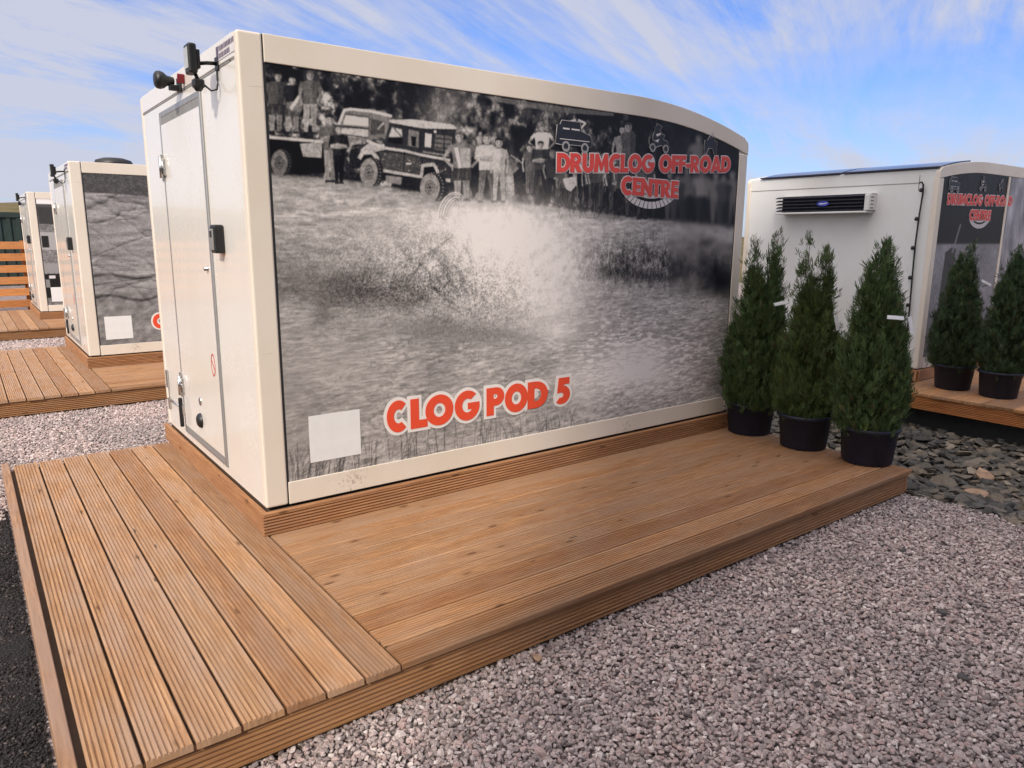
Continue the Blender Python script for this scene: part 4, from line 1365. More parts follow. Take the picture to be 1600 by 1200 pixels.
pod_mid = make_pod('box_cabin', 'white box cabin with grey rutted mud print, just behind the big foreground one', (-.06, PITCH, 0), ruts_panel, None, 'white box cabins', zs=.938)
pod_far = make_pod('box_cabin', 'farthest small white box cabin beside the timber rail fence at left', (-.07, 2 * PITCH + .06, 0), cab_panel, None, 'white box cabins', zs=.905)


def post_panel(root):
    p = print_panel('graphic_panel', CP, RGBP, .114, PL - .1285, .128, lambda x: panel_top(PL - x) + .004, .006, root, 420, 250)
    o = .0035
    put_letters(root, word_loops('DRUMCLOG', None, .245, 1.16, 1.907, 1.923, .122, .02), .008, o, 'letter_red_dull', 'letter_grey', p)
    put_letters(root, word_loops('OFF-ROAD', None, 1.22, 2.03, 1.924, 1.940, .122, .02), .008, o, 'letter_red_dull', 'letter_grey', p)
    put_letters(root, word_loops('CENTRE', None, .855, 1.445, 1.741, 1.745, .122, .03), .008, o, 'letter_red_dull', 'letter_grey', p)
    emblems(p, .235, 2.055, .56, o)
    tread(p, 1.15, 1.834, .32, .19, .0045)
    MB().box(1.835, 1.89, -.002, .0054, .128, panel_top(PL - 1.86)).build('cover_strip', 'cream_trim', p)


DROP[0] = .66
pod_right = make_pod('box_cabin', 'white box cabin at right with cooling unit on its wall and blue solar roof', (XR, 0, 0), post_panel, None, 'white box cabins', flip=True, door=False, zs=.965)


def cooling_unit(root):
    """Louvred cooling unit on the end wall x = 0 of the opposite cabin."""
    y0, y1, z0, z1, d = .645, 1.775, 1.819, 2.050, .19
    u = MB().box(-d + .09, .02, y0, y1, z1 - .006, z1, bev=.002).box(-d, .02, y0 + .02, y1, z0, z0 + .022, bev=.006).box(-d + .03, .02, y0, y0 + .055, z0 + .026, z1 - .01, bev=.012)
    u = u.build('cooling_unit', 'white_panel', root)
    g = MB().box(-d + .06, .015, y0 + .055, y1 - .05, z0 + .023, z1 - .007)
    for k in range(5):
        z = z0 + .032 + k * .041
        g.prism([(-d + .012, z), (-d + .016, z + .010), (-d + .075, z + .026), (-d + .075, z + .014)], y0 + .055, y1 - .0 + .005 * k, 'y')
    g.build('grille', 'grille_black', u)
    f = ((-d + .008, 1.17, 1.94), (0, -1, 0), (0, 0, 1), (-1, 0, 0))
    flat_shape('badge', [arc(0, 0, .075, .032, 0, 345, 22)], 'badge_blue', u, f, 0, .003)
    flat_shape('badge_lettering', [[(-.055, -.008), (-.03, .010), (.0, .002), (.05, .012), (.058, .004), (.01, -.008)]], 'letter_grey', u, ((-d + .0045, 1.17, 1.94), (0, -1, 0), (0, 0, 1), (-1, 0, 0)), 0, .0004)
    v = MB()
    for k in range(4): v.box(-d + .07, -.05, y0 - .0015, y0 + .01, z0 + .05 + k * .042, z0 + .066 + k * .042)
    v.build('side_vent', 'grey_seal', u)


cooling_unit(pod_right)
# seams, sill and scuffs of the facing wall of the right cabin
m = MB().box(.009, .02, .20, PW - .03, 2.142, 2.150).box(.009, .02, PW - .036, PW - .030, 1.0, 2.235).box(.009, .02, .205, .211, 2.06, 2.235)
m.build('wall_seam', 'grey_seal', pod_right)

sp = thing('solar_panel', 'dark blue solar panel sheets lying along the roof edge of the right cabin', 'solar panel', (XR, 0, 0))
sp.scale.z = .965
ms, mf = MB(), MB()
for k in range(2):
    ya, yb = .02 + k * 1.14, .02 + k * 1.14 + 1.10
    xs_ = np.linspace(.03, .75, 10)
    prof = [(x, arch(PL - x) + .010 + .010 * min(1, x * 3)) for x in xs_] + [(x, arch(PL - x) + .004) for x in xs_[::-1]]
    ms.prism(prof, ya, yb)
    mf.box(-.012, .028, ya, yb, arch(PL) - .004, arch(PL) + .016, bev=.003)
ms.build('cell_sheet', 'solar_glass', sp)
mf.build('edge_frame', 'dark_edge', sp)


# ------------------------------------------------------------------ lamps and small devices on the door walls
def flood_light(x, y, z, label):
    r = thing('flood_light', label, 'flood light', (x, y, z), 0, 'flood lights over cabin doors')
    r.scale = (.86, .86, .80)
    MB().box(-.006, .0, -.035, .035, -.04, .04, bev=.004).tube([(-.004, 0, 0), (-.06, .0, -.004), (-.125, .012, -.016)], .012, 10).build('wall_arm', 'black_plastic', r)
    h = MB().box(-.175, -.125, -.055, .055, -.085, .095, bev=.014, seg=3)
    for k in range(5): h.box(-.128, -.108, -.045 + k * .021, -.038 + k * .021, -.05, .06)
    h = h.build('lamp_head', 'black_plastic', r)
    MB().box(-.179, -.173, -.040, .040, -.055, .070, bev=.002).build('lens', 'lens', h)
    s = MB().box(-.15, -.085, -.03, .03, -.165, -.11, bev=.012, seg=3).tube([(-.115, 0, -.12), (-.13, 0, -.08)], .012, 8)
    s.lathe([(.0, -.184), (.018, -.182), (.026, -.168), (.028, -.150)], (-.118, 0, .0), 16)
    s.build('sensor', 'black_plastic', r)
    MB().tube([(-.085, 0, -.14), (-.05, -.02, -.175), (-.02, -.03, -.165), (-.01, -.02, -.13), (-.004, .0, -.10), (-.004, .0, -.04)], .006, 8).build('cable', 'black_rubber_and_gap', r)
    return r


flood_light(0, .345, 2.335, 'black flood light on a wall arm above the nearest cabin door')
flood_light(-.06, PITCH + .40, 2.19, 'black flood light above the door of the rutted mud print cabin')
flood_light(-.07, 2 * PITCH + .46, 2.115, 'tiny black flood light above the door of the farthest cabin')

sc_ = thing('spot_light', 'black round headed spot light left of the flood light over the nearest door', 'spot light', (0, 1.13, 2.352))
sc_.scale = (.78, .9, .9)
MB().box(-.02, .0, -.04, .04, -.05, .04, bev=.006).box(-.085, -.015, -.022, .022, -.045, -.01, bev=.006).build('bracket', 'black_plastic', sc_)
MB().lathe([(.0, -.185), (.038, -.184), (.054, -.170), (.057, -.145), (.050, -.120), (.032, -.095), (.026, -.05), (.020, -.045)], (0, .0, .012), 24, 'x', False).build('lamp_head', 'black_plastic', sc_)
MB().box(-.03, -.02, -.012, .012, -.04, -.03).build('plate', 'letter_grey', sc_)
mk = tag(MB().prism([(.03, -.04), (-.02, -.04), (-.028, .035), (-.012, .045)], -.04, .0, 'x', bev=.004).build('marker_light', 'red_plastic'),
         'small red marker lamp fixed behind the round black spot light', 'marker lamp')
mk.location = (0, 1.03, 2.365)
mk.scale = (1, .62, .6)

for y_, x_, lb in ((0, 0, 'black key safe box right of the nearest cabin door'), (PITCH, -.06, 'black key safe box beside the door of the rutted mud print cabin'), (2 * PITCH + .06, -.07, 'black key safe box beside the door of the farthest cabin')):
    k = thing('key_safe', lb, 'key safe', (x_, y_ + .488, 1.442 if y_ == 0 else 1.34), 0, 'key safes beside cabin doors')
    MB().box(-.052, .004, -.046, .046, -.078, .078, bev=.012, seg=3).build('body', 'black_plastic', k)
    MB().box(-.058, -.05, -.034, .034, -.062, .055, bev=.004).build('front_plate', 'lens' if False else 'grey_seal', k)
    MB().box(-.0605, -.056, -.018, .018, .010, .044, bev=.002).build('keypad', 'black_rubber_and_gap', k)

# festoon cable down the right cabin's wall
fs = thing('festoon_cable', 'thin black cable with small bulbs hanging down the right cabin wall corner', 'light string', (XR, 0, 0))
pts = [(-.02, .20, 2.07), (-.03, .175, 2.078), (-.03, .155, 2.05), (-.025, .150, 1.97), (-.022, .165, 1.7), (-.02, .172, 1.4), (-.02, .165, 1.05), (-.02, .155, .7), (-.02, .15, .4), (-.02, .14, .06)]
MB().tube(pts, .0095, 8).build('cable', 'black_rubber_and_gap', fs)
for z in (1.99, 1.68, 1.36, 1.03, .72, .42):
    y = np.interp(z, [p[2] for p in pts[::-1]], [p[1] for p in pts[::-1]])
    MB().lathe([(.0, -.022), (.016, -.018), (.020, 0), (.013, .02), (.0, .026)], (-.03, y + .022, z), 12).build('bulb', 'black_plastic', fs)


# ------------------------------------------------------------------ the timber decks
def make_deck(label, loc, group, seed, detail=True):
    random.seed(seed)
    root = thing('timber_deck', label, 'deck', loc, 0, group)
    rg = 7
    # walkway in front of the door: seven boards along Y
    m = MB()
    y0, y1 = -DY, 2.25
    for k in range(7):
        x = -.003 - (k + 1) * .15 + .0025
        j = random.uniform(-.004, .004)
        m.board((x + .002, y0 + j, ZD + random.uniform(-.0008, .0008)), (0, 1, 0), (1, 0, 0), (0, 0, 1), y1 - y0 + random.uniform(-.005, .005), .1385, .028, rg, .0065)
    m.build('walkway', 'walkway_wood', root)
    # plain board on edge along the outer side
    m = MB()
    m.board((-1.118, y0 - .02, ZD + .006), (0, 1, 0), (1, 0, 0), (0, 0, 1), y1 - y0 + .08, .045, .145)
    m.build('edge_board', 'rough_timber', root)
    # terrace beside the graphic wall: boards along X
    m = MB()
    for k in range(10):
        yb = -DY + k * .15 + .0035
        L = 4.078 + .0 + random.uniform(-.004, .004)
        Wb = .1385 if k < 9 else .155
        x0 = .0015
        cut = random.uniform(1.6, 3.0)
        m.board((x0, yb, ZD - .0012 + random.uniform(-.0007, .0007)), (1, 0, 0), (0, 1, 0), (0, 0, 1), L, Wb, .028, rg if k != 9 else 0, .006, .010, .006)
    m.build('terrace', 'terrace_wood', root)
    # ridged fascia boards round the outside
    m = MB()
    zf = ZD - .035
    H = .138
    m.board((-1.118, -DY + .020, zf - H), (1, 0, 0), (0, 0, 1), (0, -1, 0), 2.66, H, .028, 6, .0085, .012)
    m.build('fascia', 'fascia_wood', root)
    m = MB()
    m.board((1.545, -DY + .020, zf - H), (1, 0, 0), (0, 0, 1), (0, -1, 0), 2.53, H, .028, 6, .0085, .012)
    m.build('fascia', 'fascia_wood', root)
    m = MB()
    m.board((4.066, -DY + .020, zf - H), (0, 1, 0), (0, 0, 1), (1, 0, 0), DY + .9, H, .028, 6, .0085, .012)
    m.build('fascia', 'fascia_wood', root)
    m = MB()
    m.board((-1.10, 2.235, zf - H), (1, 0, 0), (0, 0, 1), (0, 1, 0), 1.1, H, .028, 0)
    m.build('fascia', 'fascia_wood', root)
    # plinth round the pod: smooth towards the walkway, ridged towards the terrace
    m = MB()
    m.board((-.028, -.006, ZD), (0, 1, 0), (0, 0, 1), (-1, 0, 0), PW + .03, .128, .024, 0, bev=.002)
    m.build('plinth', 'plinth_wood', root)
    m = MB()
    m.board((-.0305, -.035, ZD + .0005), (1, 0, 0), (0, 0, 1), (0, -1, 0), 4.07, .128, .028, 6, .0085, .012)
    m.build('plinth', 'plinth_wood', root)
    # joists that close the space under the boards
    MB().box(-.055, 4.05, -DY + .04, -.0, ZG - .03, ZD - .034).box(-1.071, -.06, -DY + .0405, 2.2, ZG - .03, ZD - .0335).box(.02, PL - .02, .02, PW, ZG - .1, -.02).build('joist', 'joist_timber', root)
    return root


make_deck('grooved timber deck in the foreground wrapping two sides of the big cabin', (0, 0, 0), 'timber decks', 1)
make_deck('grooved timber deck at the foot of the rutted mud print cabin', (-.06, PITCH, 0), 'timber decks', 2)
make_deck('small distant timber deck of the farthest cabin by the rail fence', (-.07, 2 * PITCH + .06, 0), 'timber decks', 3)


def right_deck():
    random.seed(5)
    root = thing('timber_deck', 'reddish timber deck at right edge over dark rocks, carrying two potted conifers', 'deck', (0, 0, 0), 0, 'timber decks')
    m = MB()
    for k in range(11):
        yb = -1.66 + k * .15
        m.board((6.80 + random.uniform(-.012, .012), yb, ZD), (1, 0, 0), (0, 1, 0), (0, 0, 1), 4.6, .145, .028, 8, .003)
    m.build('terrace', 'terrace_wood', root)
    m = MB()
    zf = ZD - .030
    m.board((6.812, -1.66, zf - .142), (0, 1, 0), (0, 0, 1), (-1, 0, 0), 1.62, .142, .026, 7, .0085, .012)
    m.board((6.80, -.012, zf - .142), (1, 0, 0), (0, 0, 1), (0, 1, 0), .6, .142, .026, 0)
    m.build('fascia', 'rail_wood', root)
    m = MB()
    m.board((XR + .004, -.03, ZD), (0, 1, 0), (0, 0, 1), (-1, 0, 0), PW + .06, .128, .024, 6, .004, .012)
    m.board((XR - .02, -.006, ZD + .0005), (1, 0, 0), (0, 0, 1), (0, -1, 0), 4.05, .128, .026, 6, .0045, .012)
    m.build('plinth', 'plinth_wood', root)
    MB().box(6.95, 11, -1.6, -.05, -.75, ZD - .034).box(XR + .03, 11, .0, PW, -.75, -.02).build('joist', 'black_rubber_and_gap', root)


right_deck()


# ------------------------------------------------------------------ conifers in pots
def make_foliage_mesh(name, prof, leaders, H, n, seed, tint):
    """Sprays of thin upright blades spread through the volume of a tapering crown. prof: [(t, radius)]; leaders: [(x, y, height, width)]."""
    rg = np.random.default_rng(seed)
    ts = np.array([p[0] for p in prof]); rs = np.array([p[1] for p in prof])
    P, D, Cc, Sz = [], [], [], []
    ax, ay = rg.uniform(-.03, .03, 2)

    def plumes(count, per, cx, cy, z0, z1, ts, rs):
        """Upright branch plumes from the stem to the envelope, each carrying sprays along its outer part."""
        t = rg.random(count * 5)
        t = t[rg.random(count * 5) < (np.interp(t, ts, rs) / rs.max()) ** 1.2 + .04][:count]
        c = len(t)
        a = rg.uniform(0, 2 * np.pi, c)
        rad = np.interp(t, ts, rs) * rg.uniform(.92, 1.09, c) * (1 - .45 * (rg.random(c) < .35) * rg.random(c))
        zt = z0 + t * (z1 - z0) + rg.normal(0, .02, c)
        rise = rg.uniform(.16, .34, c)
        tone = rg.normal(.5, .17, c)
        k = rg.random((c, per)) ** .75
        sw = np.sin(k * 1.57)
        r = rad[:, None] * (.25 + .75 * sw)
        z = zt[:, None] - rise[:, None] * (1 - k)
        wob = .042 * (1.15 - k)
        P_ = np.stack([cx + r * np.cos(a)[:, None], cy + r * np.sin(a)[:, None], np.maximum(z, z0 + .005)], -1) + rg.normal(0, 1, (c, per, 3)) * wob[..., None]
        out = np.stack([np.cos(a), np.sin(a), np.zeros(c)], -1)[:, None] * (.55 - .45 * k)[..., None]
        D_ = out + np.array([0, 0, 1.0]) + rg.normal(0, .25, (c, per, 3))
        D_ /= np.linalg.norm(D_, axis=-1, keepdims=True)
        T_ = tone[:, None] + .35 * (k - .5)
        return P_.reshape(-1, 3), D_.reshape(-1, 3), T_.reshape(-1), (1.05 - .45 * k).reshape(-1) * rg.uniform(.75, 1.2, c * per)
    parts = [plumes(n // 17, 28, ax, ay, 0, H, ts, rs)]
    for (lx, ly, lh, lw) in leaders:
        parts.append(plumes(max(24, n // 130), 22, lx, ly, H * .55, lh, np.array([0, .35, .8, 1]), np.array([lw, lw * .75, lw * .35, .006])))
    p, d, cl, sz = (np.concatenate(v) for v in zip(*parts))
    m = len(p)
    nb = 5
    # each spray: nb blades fanned in one plane
    side = np.cross(d, rg.standard_normal((m, 3))); side /= np.linalg.norm(side, axis=1, keepdims=True)
    nor = np.cross(d, side)
    V = np.zeros((m, nb, 4, 3)); 
    for b in range(nb):
        f = (b - (nb - 1) / 2) / (nb - 1) * 2
        ang = f * .58 + rg.normal(0, .14, m)
        bd = d * np.cos(ang)[:, None] + side * np.sin(ang)[:, None] + nor * rg.normal(0, .12, m)[:, None]
        L = (.050 + .035 * rg.random(m)) * sz * (1 - .35 * abs(f))
        base = p + d * (.018 * (1 - abs(f)))[..., None] if np.ndim(f) else p + d * .018 * (1 - abs(f))
        wv = np.cross(bd, nor); wv /= np.linalg.norm(wv, axis=1, keepdims=True)
        w = .0038 * sz[:, None]
        V[:, b, 0] = base - wv * w * .5; V[:, b, 1] = base + bd * (L * .55)[:, None] - wv * w
        V[:, b, 2] = base + bd * L[:, None]; V[:, b, 3] = base + bd * (L * .55)[:, None] + wv * w
    V = V.reshape(-1, 3)
    F = np.arange(len(V)).reshape(-1, 4)
    base = np.array(tint)[None]
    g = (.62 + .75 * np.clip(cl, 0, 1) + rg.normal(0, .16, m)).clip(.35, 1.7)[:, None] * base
    yellow = (rg.random(m) < .05)[:, None]
    g = np.where(yellow, g * np.array([[1.5, 1.25, .8]]), g)
    brown = (rg.random(m) < .02)[:, None]
    g = np.where(brown, np.array([[.09, .055, .03]]), g)
    col = np.repeat(g, nb * 4, 0)
    # tips paler than stems
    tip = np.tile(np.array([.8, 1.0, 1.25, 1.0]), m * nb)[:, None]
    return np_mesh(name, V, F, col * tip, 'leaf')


def potted_conifer(label, loc, H, prof, leaders, seed, n, tags, pot=(.202, .170, .272), tint=(.048, .080, .028), group='potted conifers on the decks'):
    r = thing('potted_conifer', label, 'potted tree', loc, 0, group)
    rt, rb, ph = pot
    p = MB().lathe([(.0, .0), (rb - .01, .0), (rb, .008), (rt - .008, ph - .03), (rt + .004, ph - .028), (rt + .009, ph - .022), (rt + .009, ph - .004), (rt + .004, ph), (rt - .006, ph - .002), (rt - .010, ph - .03), (.0, ph - .032)], (0, 0, 0), 48, 'z', False)
    p = p.build('pot', 'pot_plastic', r)
    sm_ = MB().lathe([(rt - .012, ph - .036), (rt * .6, ph - .026), (.0, ph - .020)], (0, 0, 0), 24, 'z', False).build('soil', 'soil', r)
    t_ = MB().tube([(0, 0, ph - .05), (.006, .004, ph + H * .3), (0, -.004, ph + H * .75)], .018, 8, .3)
    for (lx, ly, lh, lw) in leaders: t_.tube([(0, 0, ph + .1), (lx * .8, ly * .8, ph + H * .35), (lx, ly, ph + lh * .93)], .007, 6, .25)
    t_.build('trunk', 'bark', r)
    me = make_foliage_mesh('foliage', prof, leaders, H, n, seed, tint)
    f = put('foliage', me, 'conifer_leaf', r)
    f.location = (0, 0, ph - .015)
    for (tx, ty, tz, rz, tilt) in tags:
        b = MB().box(-.058, .058, -.0012, .0012, -.013, .013)
        o = b.build('plant_tag', 'tag_paper', r)
        o.location = (tx, ty, tz)
        o.rotation_euler = (R(-12), R(tilt), R(rz))
        MB().tube([(.0, .0, 0), (.03, .05, .02)], .003, 6).build('tie', 'tag_paper', o)
    return r


PR = [(0, .15), (.05, .215), (.16, .245), (.30, .238), (.45, .205), (.60, .160), (.75, .108), (.88, .060), (1, .010)]
P1 = [(0, .15), (.06, .215), (.2, .25), (.38, .245), (.55, .205), (.72, .15), (.86, .08), (1, .010)]
c_ = Vector((-.60, -.80, 0)) * .0
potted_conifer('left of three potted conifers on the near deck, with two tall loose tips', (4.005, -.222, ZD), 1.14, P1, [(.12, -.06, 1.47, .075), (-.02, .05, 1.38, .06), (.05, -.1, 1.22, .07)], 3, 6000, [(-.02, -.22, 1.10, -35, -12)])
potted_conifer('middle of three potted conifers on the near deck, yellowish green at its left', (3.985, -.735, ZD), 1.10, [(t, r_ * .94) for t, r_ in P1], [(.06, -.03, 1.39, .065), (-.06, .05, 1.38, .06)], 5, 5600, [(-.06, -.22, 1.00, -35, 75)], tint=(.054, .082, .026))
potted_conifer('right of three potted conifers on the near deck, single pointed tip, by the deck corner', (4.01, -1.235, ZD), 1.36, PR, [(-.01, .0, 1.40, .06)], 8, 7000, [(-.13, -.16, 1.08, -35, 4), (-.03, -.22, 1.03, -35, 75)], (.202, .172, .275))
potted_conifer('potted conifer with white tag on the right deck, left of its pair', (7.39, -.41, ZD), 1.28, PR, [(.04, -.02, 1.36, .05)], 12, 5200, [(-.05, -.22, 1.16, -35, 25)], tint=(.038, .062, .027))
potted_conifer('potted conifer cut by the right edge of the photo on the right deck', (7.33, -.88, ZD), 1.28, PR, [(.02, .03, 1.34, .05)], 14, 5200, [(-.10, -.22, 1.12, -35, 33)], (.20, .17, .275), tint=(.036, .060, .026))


# ------------------------------------------------------------------ ground
def sheet(name, x0, x1, y0, y1, z, mat, nx=2, ny=2, fz=None):
    X, Y = np.meshgrid(np.linspace(x0, x1, nx), np.linspace(y0, y1, ny))
    Z = np.full_like(X, z) if fz is None else fz(X, Y)
    i = np.arange(ny - 1)[:, None] * nx + np.arange(nx - 1)[None]
    F = np.stack([i, i + 1, i + nx + 1, i + nx], -1).reshape(-1, 4)
    return kind(put(name, np_mesh(name, np.stack([X, Y, Z], -1).reshape(-1, 3), F), mat), 'structure')


def terrain(X, Y):
    d = np.hypot(X - 2, Y - 4)
    a = np.arctan2(Y - 4, X - 2)
    k = sstep(d, 55, 330)
    h = 13 + 2 * np.sin(a * 2 + 1.0) + 1.5 * np.sin(a * 5 + .4) + 1.0 * np.sin(a * 11)
    h = h * (1 - .92 * sstep(a, R(76), R(60)) * sstep(a, R(-30), R(5)))
    und = (np.sin(X * .031) + np.sin(Y * .027 + 1) + np.sin((X + Y) * .06)) * .5
    return -.62 + k * (h + und)


g = 121
lin = np.sign(np.linspace(-1, 1, g)) * np.abs(np.linspace(-1, 1, g)) ** 2.2 * 1800
X, Y = np.meshgrid(lin, lin)
i = np.arange(g - 1)[:, None] * g + np.arange(g - 1)[None]
F = np.stack([i, i + 1, i + g + 1, i + g], -1).reshape(-1, 4)
me = np_mesh('ground', np.stack([X, Y, terrain(X, Y)], -1).reshape(-1, 3), F)
me.polygons.foreach_set('use_smooth', np.ones(len(me.polygons), bool))
kind(put('ground', me, 'moor_grass'), 'structure')

sheet('gravel_yard', -14, 4.10, -14, 34, ZG - .016, 'gravel_bed')
sheet('tarmac_road', -14, -1.135, -14, 1.86, ZG - .004, 'tarmac', 60, 80, lambda X, Y: ZG - .004 + .004 * np.sin(X * 9 + Y * 4) + .003 * np.sin(Y * 13 - X * 3))
sheet('gravel_yard', 10.5, 24, -14, 34, ZG - .02, 'gravel_bed')


def bedz(X, Y):
    return ZG - .05 - .20 * sstep(X, 4.05, 5.2) * (1 - sstep(X, 8, 10)) - .015 * np.sin(X * 5 + Y * 4)


sheet('rock_bed', 4.08, 10.6, -14, 34, 0, 'rock_bed_ground', 40, 120, bedz)


# unit pebble shapes
def pebble_shapes(n, seed, sub=1, amp=.28):
    r = np.random.default_rng(seed)
    bm = bmesh.new()
    bmesh.ops.create_icosphere(bm, subdivisions=sub, radius=1)
    V0 = np.array([v.co[:] for v in bm.verts]); F0 = np.array([[v.index for v in f.verts] for f in bm.faces])
    bm.free()
    out = []
    for _ in range(n):
        # cut the sphere by random planes: angular chips
        V = V0.copy()
        for _k in range(11):
            d = r.standard_normal(3); d /= np.linalg.norm(d)
            c = r.uniform(.34, .80)
            s = V @ d
            V = V - np.where(s > c, s - c, 0)[:, None] * d
        V = V / np.abs(V).max(0) * np.array([1, 1, 1.0]) + r.normal(0, amp * .08, V.shape)
        out.append(V)
    return out, F0


def scatter(name, pts, sizes, flat, shapes, F0, mat, seed, tilt=.6, k='stuff'):
    r = np.random.default_rng(seed)
    n = len(pts)
    S_ = np.array(shapes)[r.integers(0, len(shapes), n)]                      # n, v, 3
    sc3 = np.stack([sizes * r.uniform(.8, 1.25, n), sizes * r.uniform(.7, 1.05, n), sizes * r.uniform(*flat, n)], 1)
    S_ = S_ * sc3[:, None]
    az = r.uniform(0, 2 * np.pi, n); tl = r.normal(0, tilt, n)
    ct, st = np.cos(tl), np.sin(tl)
    y = S_[..., 1] * ct[:, None] - S_[..., 2] * st[:, None]; z = S_[..., 1] * st[:, None] + S_[..., 2] * ct[:, None]
    x = S_[..., 0]
    ca, sa = np.cos(az)[:, None], np.sin(az)[:, None]
    V = np.stack([x * ca - y * sa, x * sa + y * ca, z], -1) + pts[:, None]
    nv = S_.shape[1]
    F = (F0[None] + (np.arange(n) * nv)[:, None, None]).reshape(-1, 3)
    o = put(name, np_mesh(name, V.reshape(-1, 3), F), mat)
    return kind(o, k) if k else o


def jit(x0, x1, y0, y1, s, seed):
    r = np.random.default_rng(seed)
    X, Y = np.meshgrid(np.arange(x0, x1, s), np.arange(y0, y1, s))
    P = np.stack([X, Y], -1).reshape(-1, 2) + r.uniform(-.5, .5, (X.size, 2)) * s
    return P


def in_frame(P, z, pad=60):
    """Points whose ground position the camera's surroundings can see (generous margin)."""
    M = np.array(cam.matrix_basis.inverted() if False else Matrix.LocRotScale(cam.location, cam.rotation_euler, None).inverted())
    q = np.c_[P, np.full(len(P), z), np.ones(len(P))] @ M.T
    d = -q[:, 2]
    x = 800 + 1140.78 * q[:, 0] / np.maximum(d, .01); y = 600 - 1140.78 * q[:, 1] / np.maximum(d, .01)
    return (d > .2) & (x > -pad) & (x < 1600 + pad) & (y > 0) & (y < 1200 + pad)


sh20, F20 = pebble_shapes(14, 3, 1)
rg = np.random.default_rng(8)
P = jit(-1.2, 4.12, -4.2, -DY + .035, .0156, 1)
P = P[in_frame(P, ZG, 220)]
edge = 4.11 + .04 * np.sin(P[:, 1] * 9)
P = P[(P[:, 0] < edge) & (P[:, 0] > -1.10)]
z = ZG + rg.uniform(-.014, .006, len(P))
scatter('gravel', np.c_[P, z], rg.uniform(.0080, .0150, len(P)) * (1 + .5 * (rg.random(len(P)) < .06)), (.55, .9), sh20, F20, 'gravel_stone', 2)
P = jit(-2.2, 1.6, 2.28, PITCH - DY + .03, .0185, 4)
P = np.r_[P, jit(-2.0, -1.09, 1.74, 2.30, .0185, 5)]
P = P[in_frame(P, ZG, 160)]
P = P[~((P[:, 0] < -1.10) & (P[:, 1] < 1.80 + .05 * np.sin(P[:, 0] * 20)))]
z = ZG + rg.uniform(-.012, .004, len(P))
scatter('gravel', np.c_[P, z], rg.uniform(.0095, .0165, len(P)), (.55, .9), sh20, F20, 'gravel_stone', 3)
P = jit(-2.2, 1.6, PITCH + 2.28, 2 * PITCH - DY + .1, .03, 6)
P = P[in_frame(P, ZG, 100)]
scatter('gravel', np.c_[P, ZG + rg.uniform(-.01, .004, len(P))], rg.uniform(.014, .022, len(P)), (.55, .9), sh20, F20, 'gravel_stone', 5)
# loose chips strewn on the tarmac edge
P = np.c_[-1.14 - np.abs(rg.normal(0, .10, 60)), 1.86 - np.abs(rg.normal(0, .18, 60))]
P = np.r_[P, np.c_[-1.14 - rg.random(8) * .5, rg.uniform(-1.2, 1.2, 8)]]
scatter('gravel', np.c_[P, np.full(len(P), ZG + .004)], rg.uniform(.005, .013, len(P)), (.5, .8), sh20, F20, 'gravel_stone', 9)
# coarse open texture of the tarmac along the deck
P = jit(-1.75, -1.125, -2.0, 1.84, .0105, 21)
P = P[in_frame(P, ZG, 80)]
P = P[rg.random(len(P)) < .8]
scatter('tarmac_chippings', np.c_[P, np.full(len(P), ZG - .003) + rg.uniform(-.003, .003, len(P))], rg.uniform(.0045, .0085, len(P)), (.5, .9), sh20, F20, 'tarmac_stone', 22)
# rock bed between the rows: slabs of slate
sh80, F80 = pebble_shapes(16, 13, 2, .22)
P = jit(4.14, 7.2, -3.4, 5.0, .068, 11)
P = P[in_frame(P, ZG, 120)]
P = P[P[:, 0] > 4.13 + .05 * np.sin(P[:, 1] * 7)]
z = bedz(P[:, 0], P[:, 1]) + .03 + rg.uniform(-.015, .03, len(P))
sz = rg.uniform(.028, .066, len(P)) * (1 + .6 * (rg.random(len(P)) < .12))
scatter('slate_rocks', np.c_[P, z], sz * 1.08, (.22, .5), sh80, F80, 'slate_rock', 12, .40)
P = jit(4.12, 7.2, -3.4, 5.0, .045, 17)
P = P[in_frame(P, ZG, 120)]
scatter('slate_rocks', np.c_[P, bedz(P[:, 0], P[:, 1]) + .012], rg.uniform(.02, .04, len(P)), (.3, .7), sh20, F20, 'slate_rock', 18, .4)


# single stones that stand out
def stone(label, x, y, s, flat, mat, seed, zz=None, group=None):
    shp, FF = pebble_shapes(1, seed, 3, .10)
    V = shp[0] * np.array([s * 1.2, s, s * flat])
    me = np_mesh('rock', V, FF)
    me.polygons.foreach_set('use_smooth', np.zeros(len(me.polygons), bool))
    o = put('rock', me, mat)
    o.location = (x, y, (bedz(np.array(x), np.array(y)) + .05 if zz is None else zz))
    o.rotation_euler = (0, 0, seed * 1.3)
    return tag(o, label, 'rock', group)


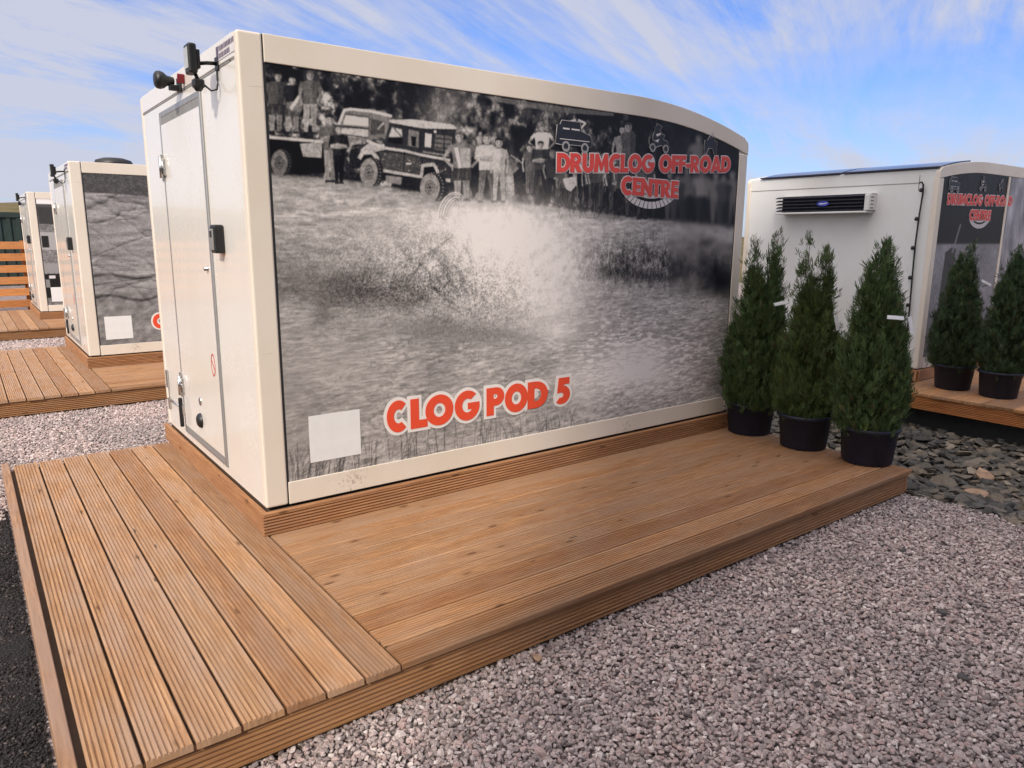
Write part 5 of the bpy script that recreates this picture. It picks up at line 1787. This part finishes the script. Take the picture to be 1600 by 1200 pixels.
stone('tan boulder at the left corner under the right deck', 6.55, -.20, .13, .75, 'tan_rock', 51, -.40)
stone('tan angular rock lying on the dark rock bed near the right edge', 5.65, -1.42, .085, .7, 'tan_rock', 52)
stone('brownish flat rock amid dark slate below the tan angular rock', 5.0, -1.62, .10, .45, 'tan_rock', 53)
stone('dark bluish rock beside the near deck corner', 4.40, -1.30, .11, .6, 'dark_rock', 54)
stone('pointed grey rock at the gravel edge of the rock bed', 4.38, -1.95, .085, .8, 'slate_rock', 55)
stone('long pale grey rock in the middle of the rock bed', 5.3, -.75, .10, .45, 'slate_rock', 56)
for lb, px, py, s in (('dark pebble on the gravel near the deck corner', 3.05, -1.98, .024), ('lone black pebble midway across the pale gravel', 2.46, -2.45, .022), ('black flat pebble low on the right gravel', 1.97, -2.75, .021), ('pale yellowish pebble against the deck fascia', .62, -1.585, .022)):
    stone(lb, px, py, s, .65, 'tan_rock' if 'yellow' in lb else 'dark_rock', int(px * 100), ZG + .010)

# ------------------------------------------------------------------ far left: rail fence and green container
fn = thing('rail_fence', 'fence of horizontal orange timber rails at the far left', 'fence', (-2.2, 16.4, ZG))
m = MB()
for k in range(6):
    m.board((-6, -.02, .12 + k * .262), (1, 0, 0), (0, 0, 1), (0, -1, 0), 8.6, .165, .035, 0)
m.build('rail', 'rail_wood', fn)
for k in range(6):
    MB().board((-5.6 + k * 1.55, .10, -.1), (0, 0, 1), (1, 0, 0), (0, -1, 0), 1.72, .095, .095).build('post', 'rail_wood', fn)
ct = thing('green_container', 'dark green corrugated container behind the timber rail fence', 'container', (-9.0, 27.0, ZG - .30))
m = MB()
pf = []
for k in range(43):
    x = k * .28
    pf += [(x, 0), (x + .10, 0), (x + .14, .05), (x + .24, .05)]
pf += [(12.2, 0), (12.2, 2.4), (0, 2.4)]
m.prism(pf, .14, 2.66, 'z')
m.build('shell', 'container_green', ct)
MB().box(-.03, 12.24, -.03, .12, 2.60, 2.78, bev=.01).box(-.03, 12.24, -.03, .12, 0, .16, bev=.01).box(-.04, .12, -.04, .14, .16, 2.60, bev=.01).box(12.08, 12.25, -.04, .14, .16, 2.60, bev=.01).build('frame', 'container_green', ct)

# unseen tall block behind the camera, added to shade the right half
bn = thing('shade_block', 'unseen tall dark green block added to cast shade', 'shed', (-7.0, -7.7, ZG))
m = MB()
pf = []
for k in range(33):
    x = k * .30
    pf += [(x, 0), (x + .10, .0), (x + .15, .05), (x + .25, .05)]
pf += [(9.9, 0), (9.9, -8), (0, -8)]
m.prism(pf, 0, 13.0, 'z')
m.build('wall', 'shade_block_cladding', bn)
MB().prism([(.4, 13.0), (-8.4, 13.0), (-4, 14.4)], -.3, 10.2, 'x').build('roof', 'shade_block_cladding', bn)
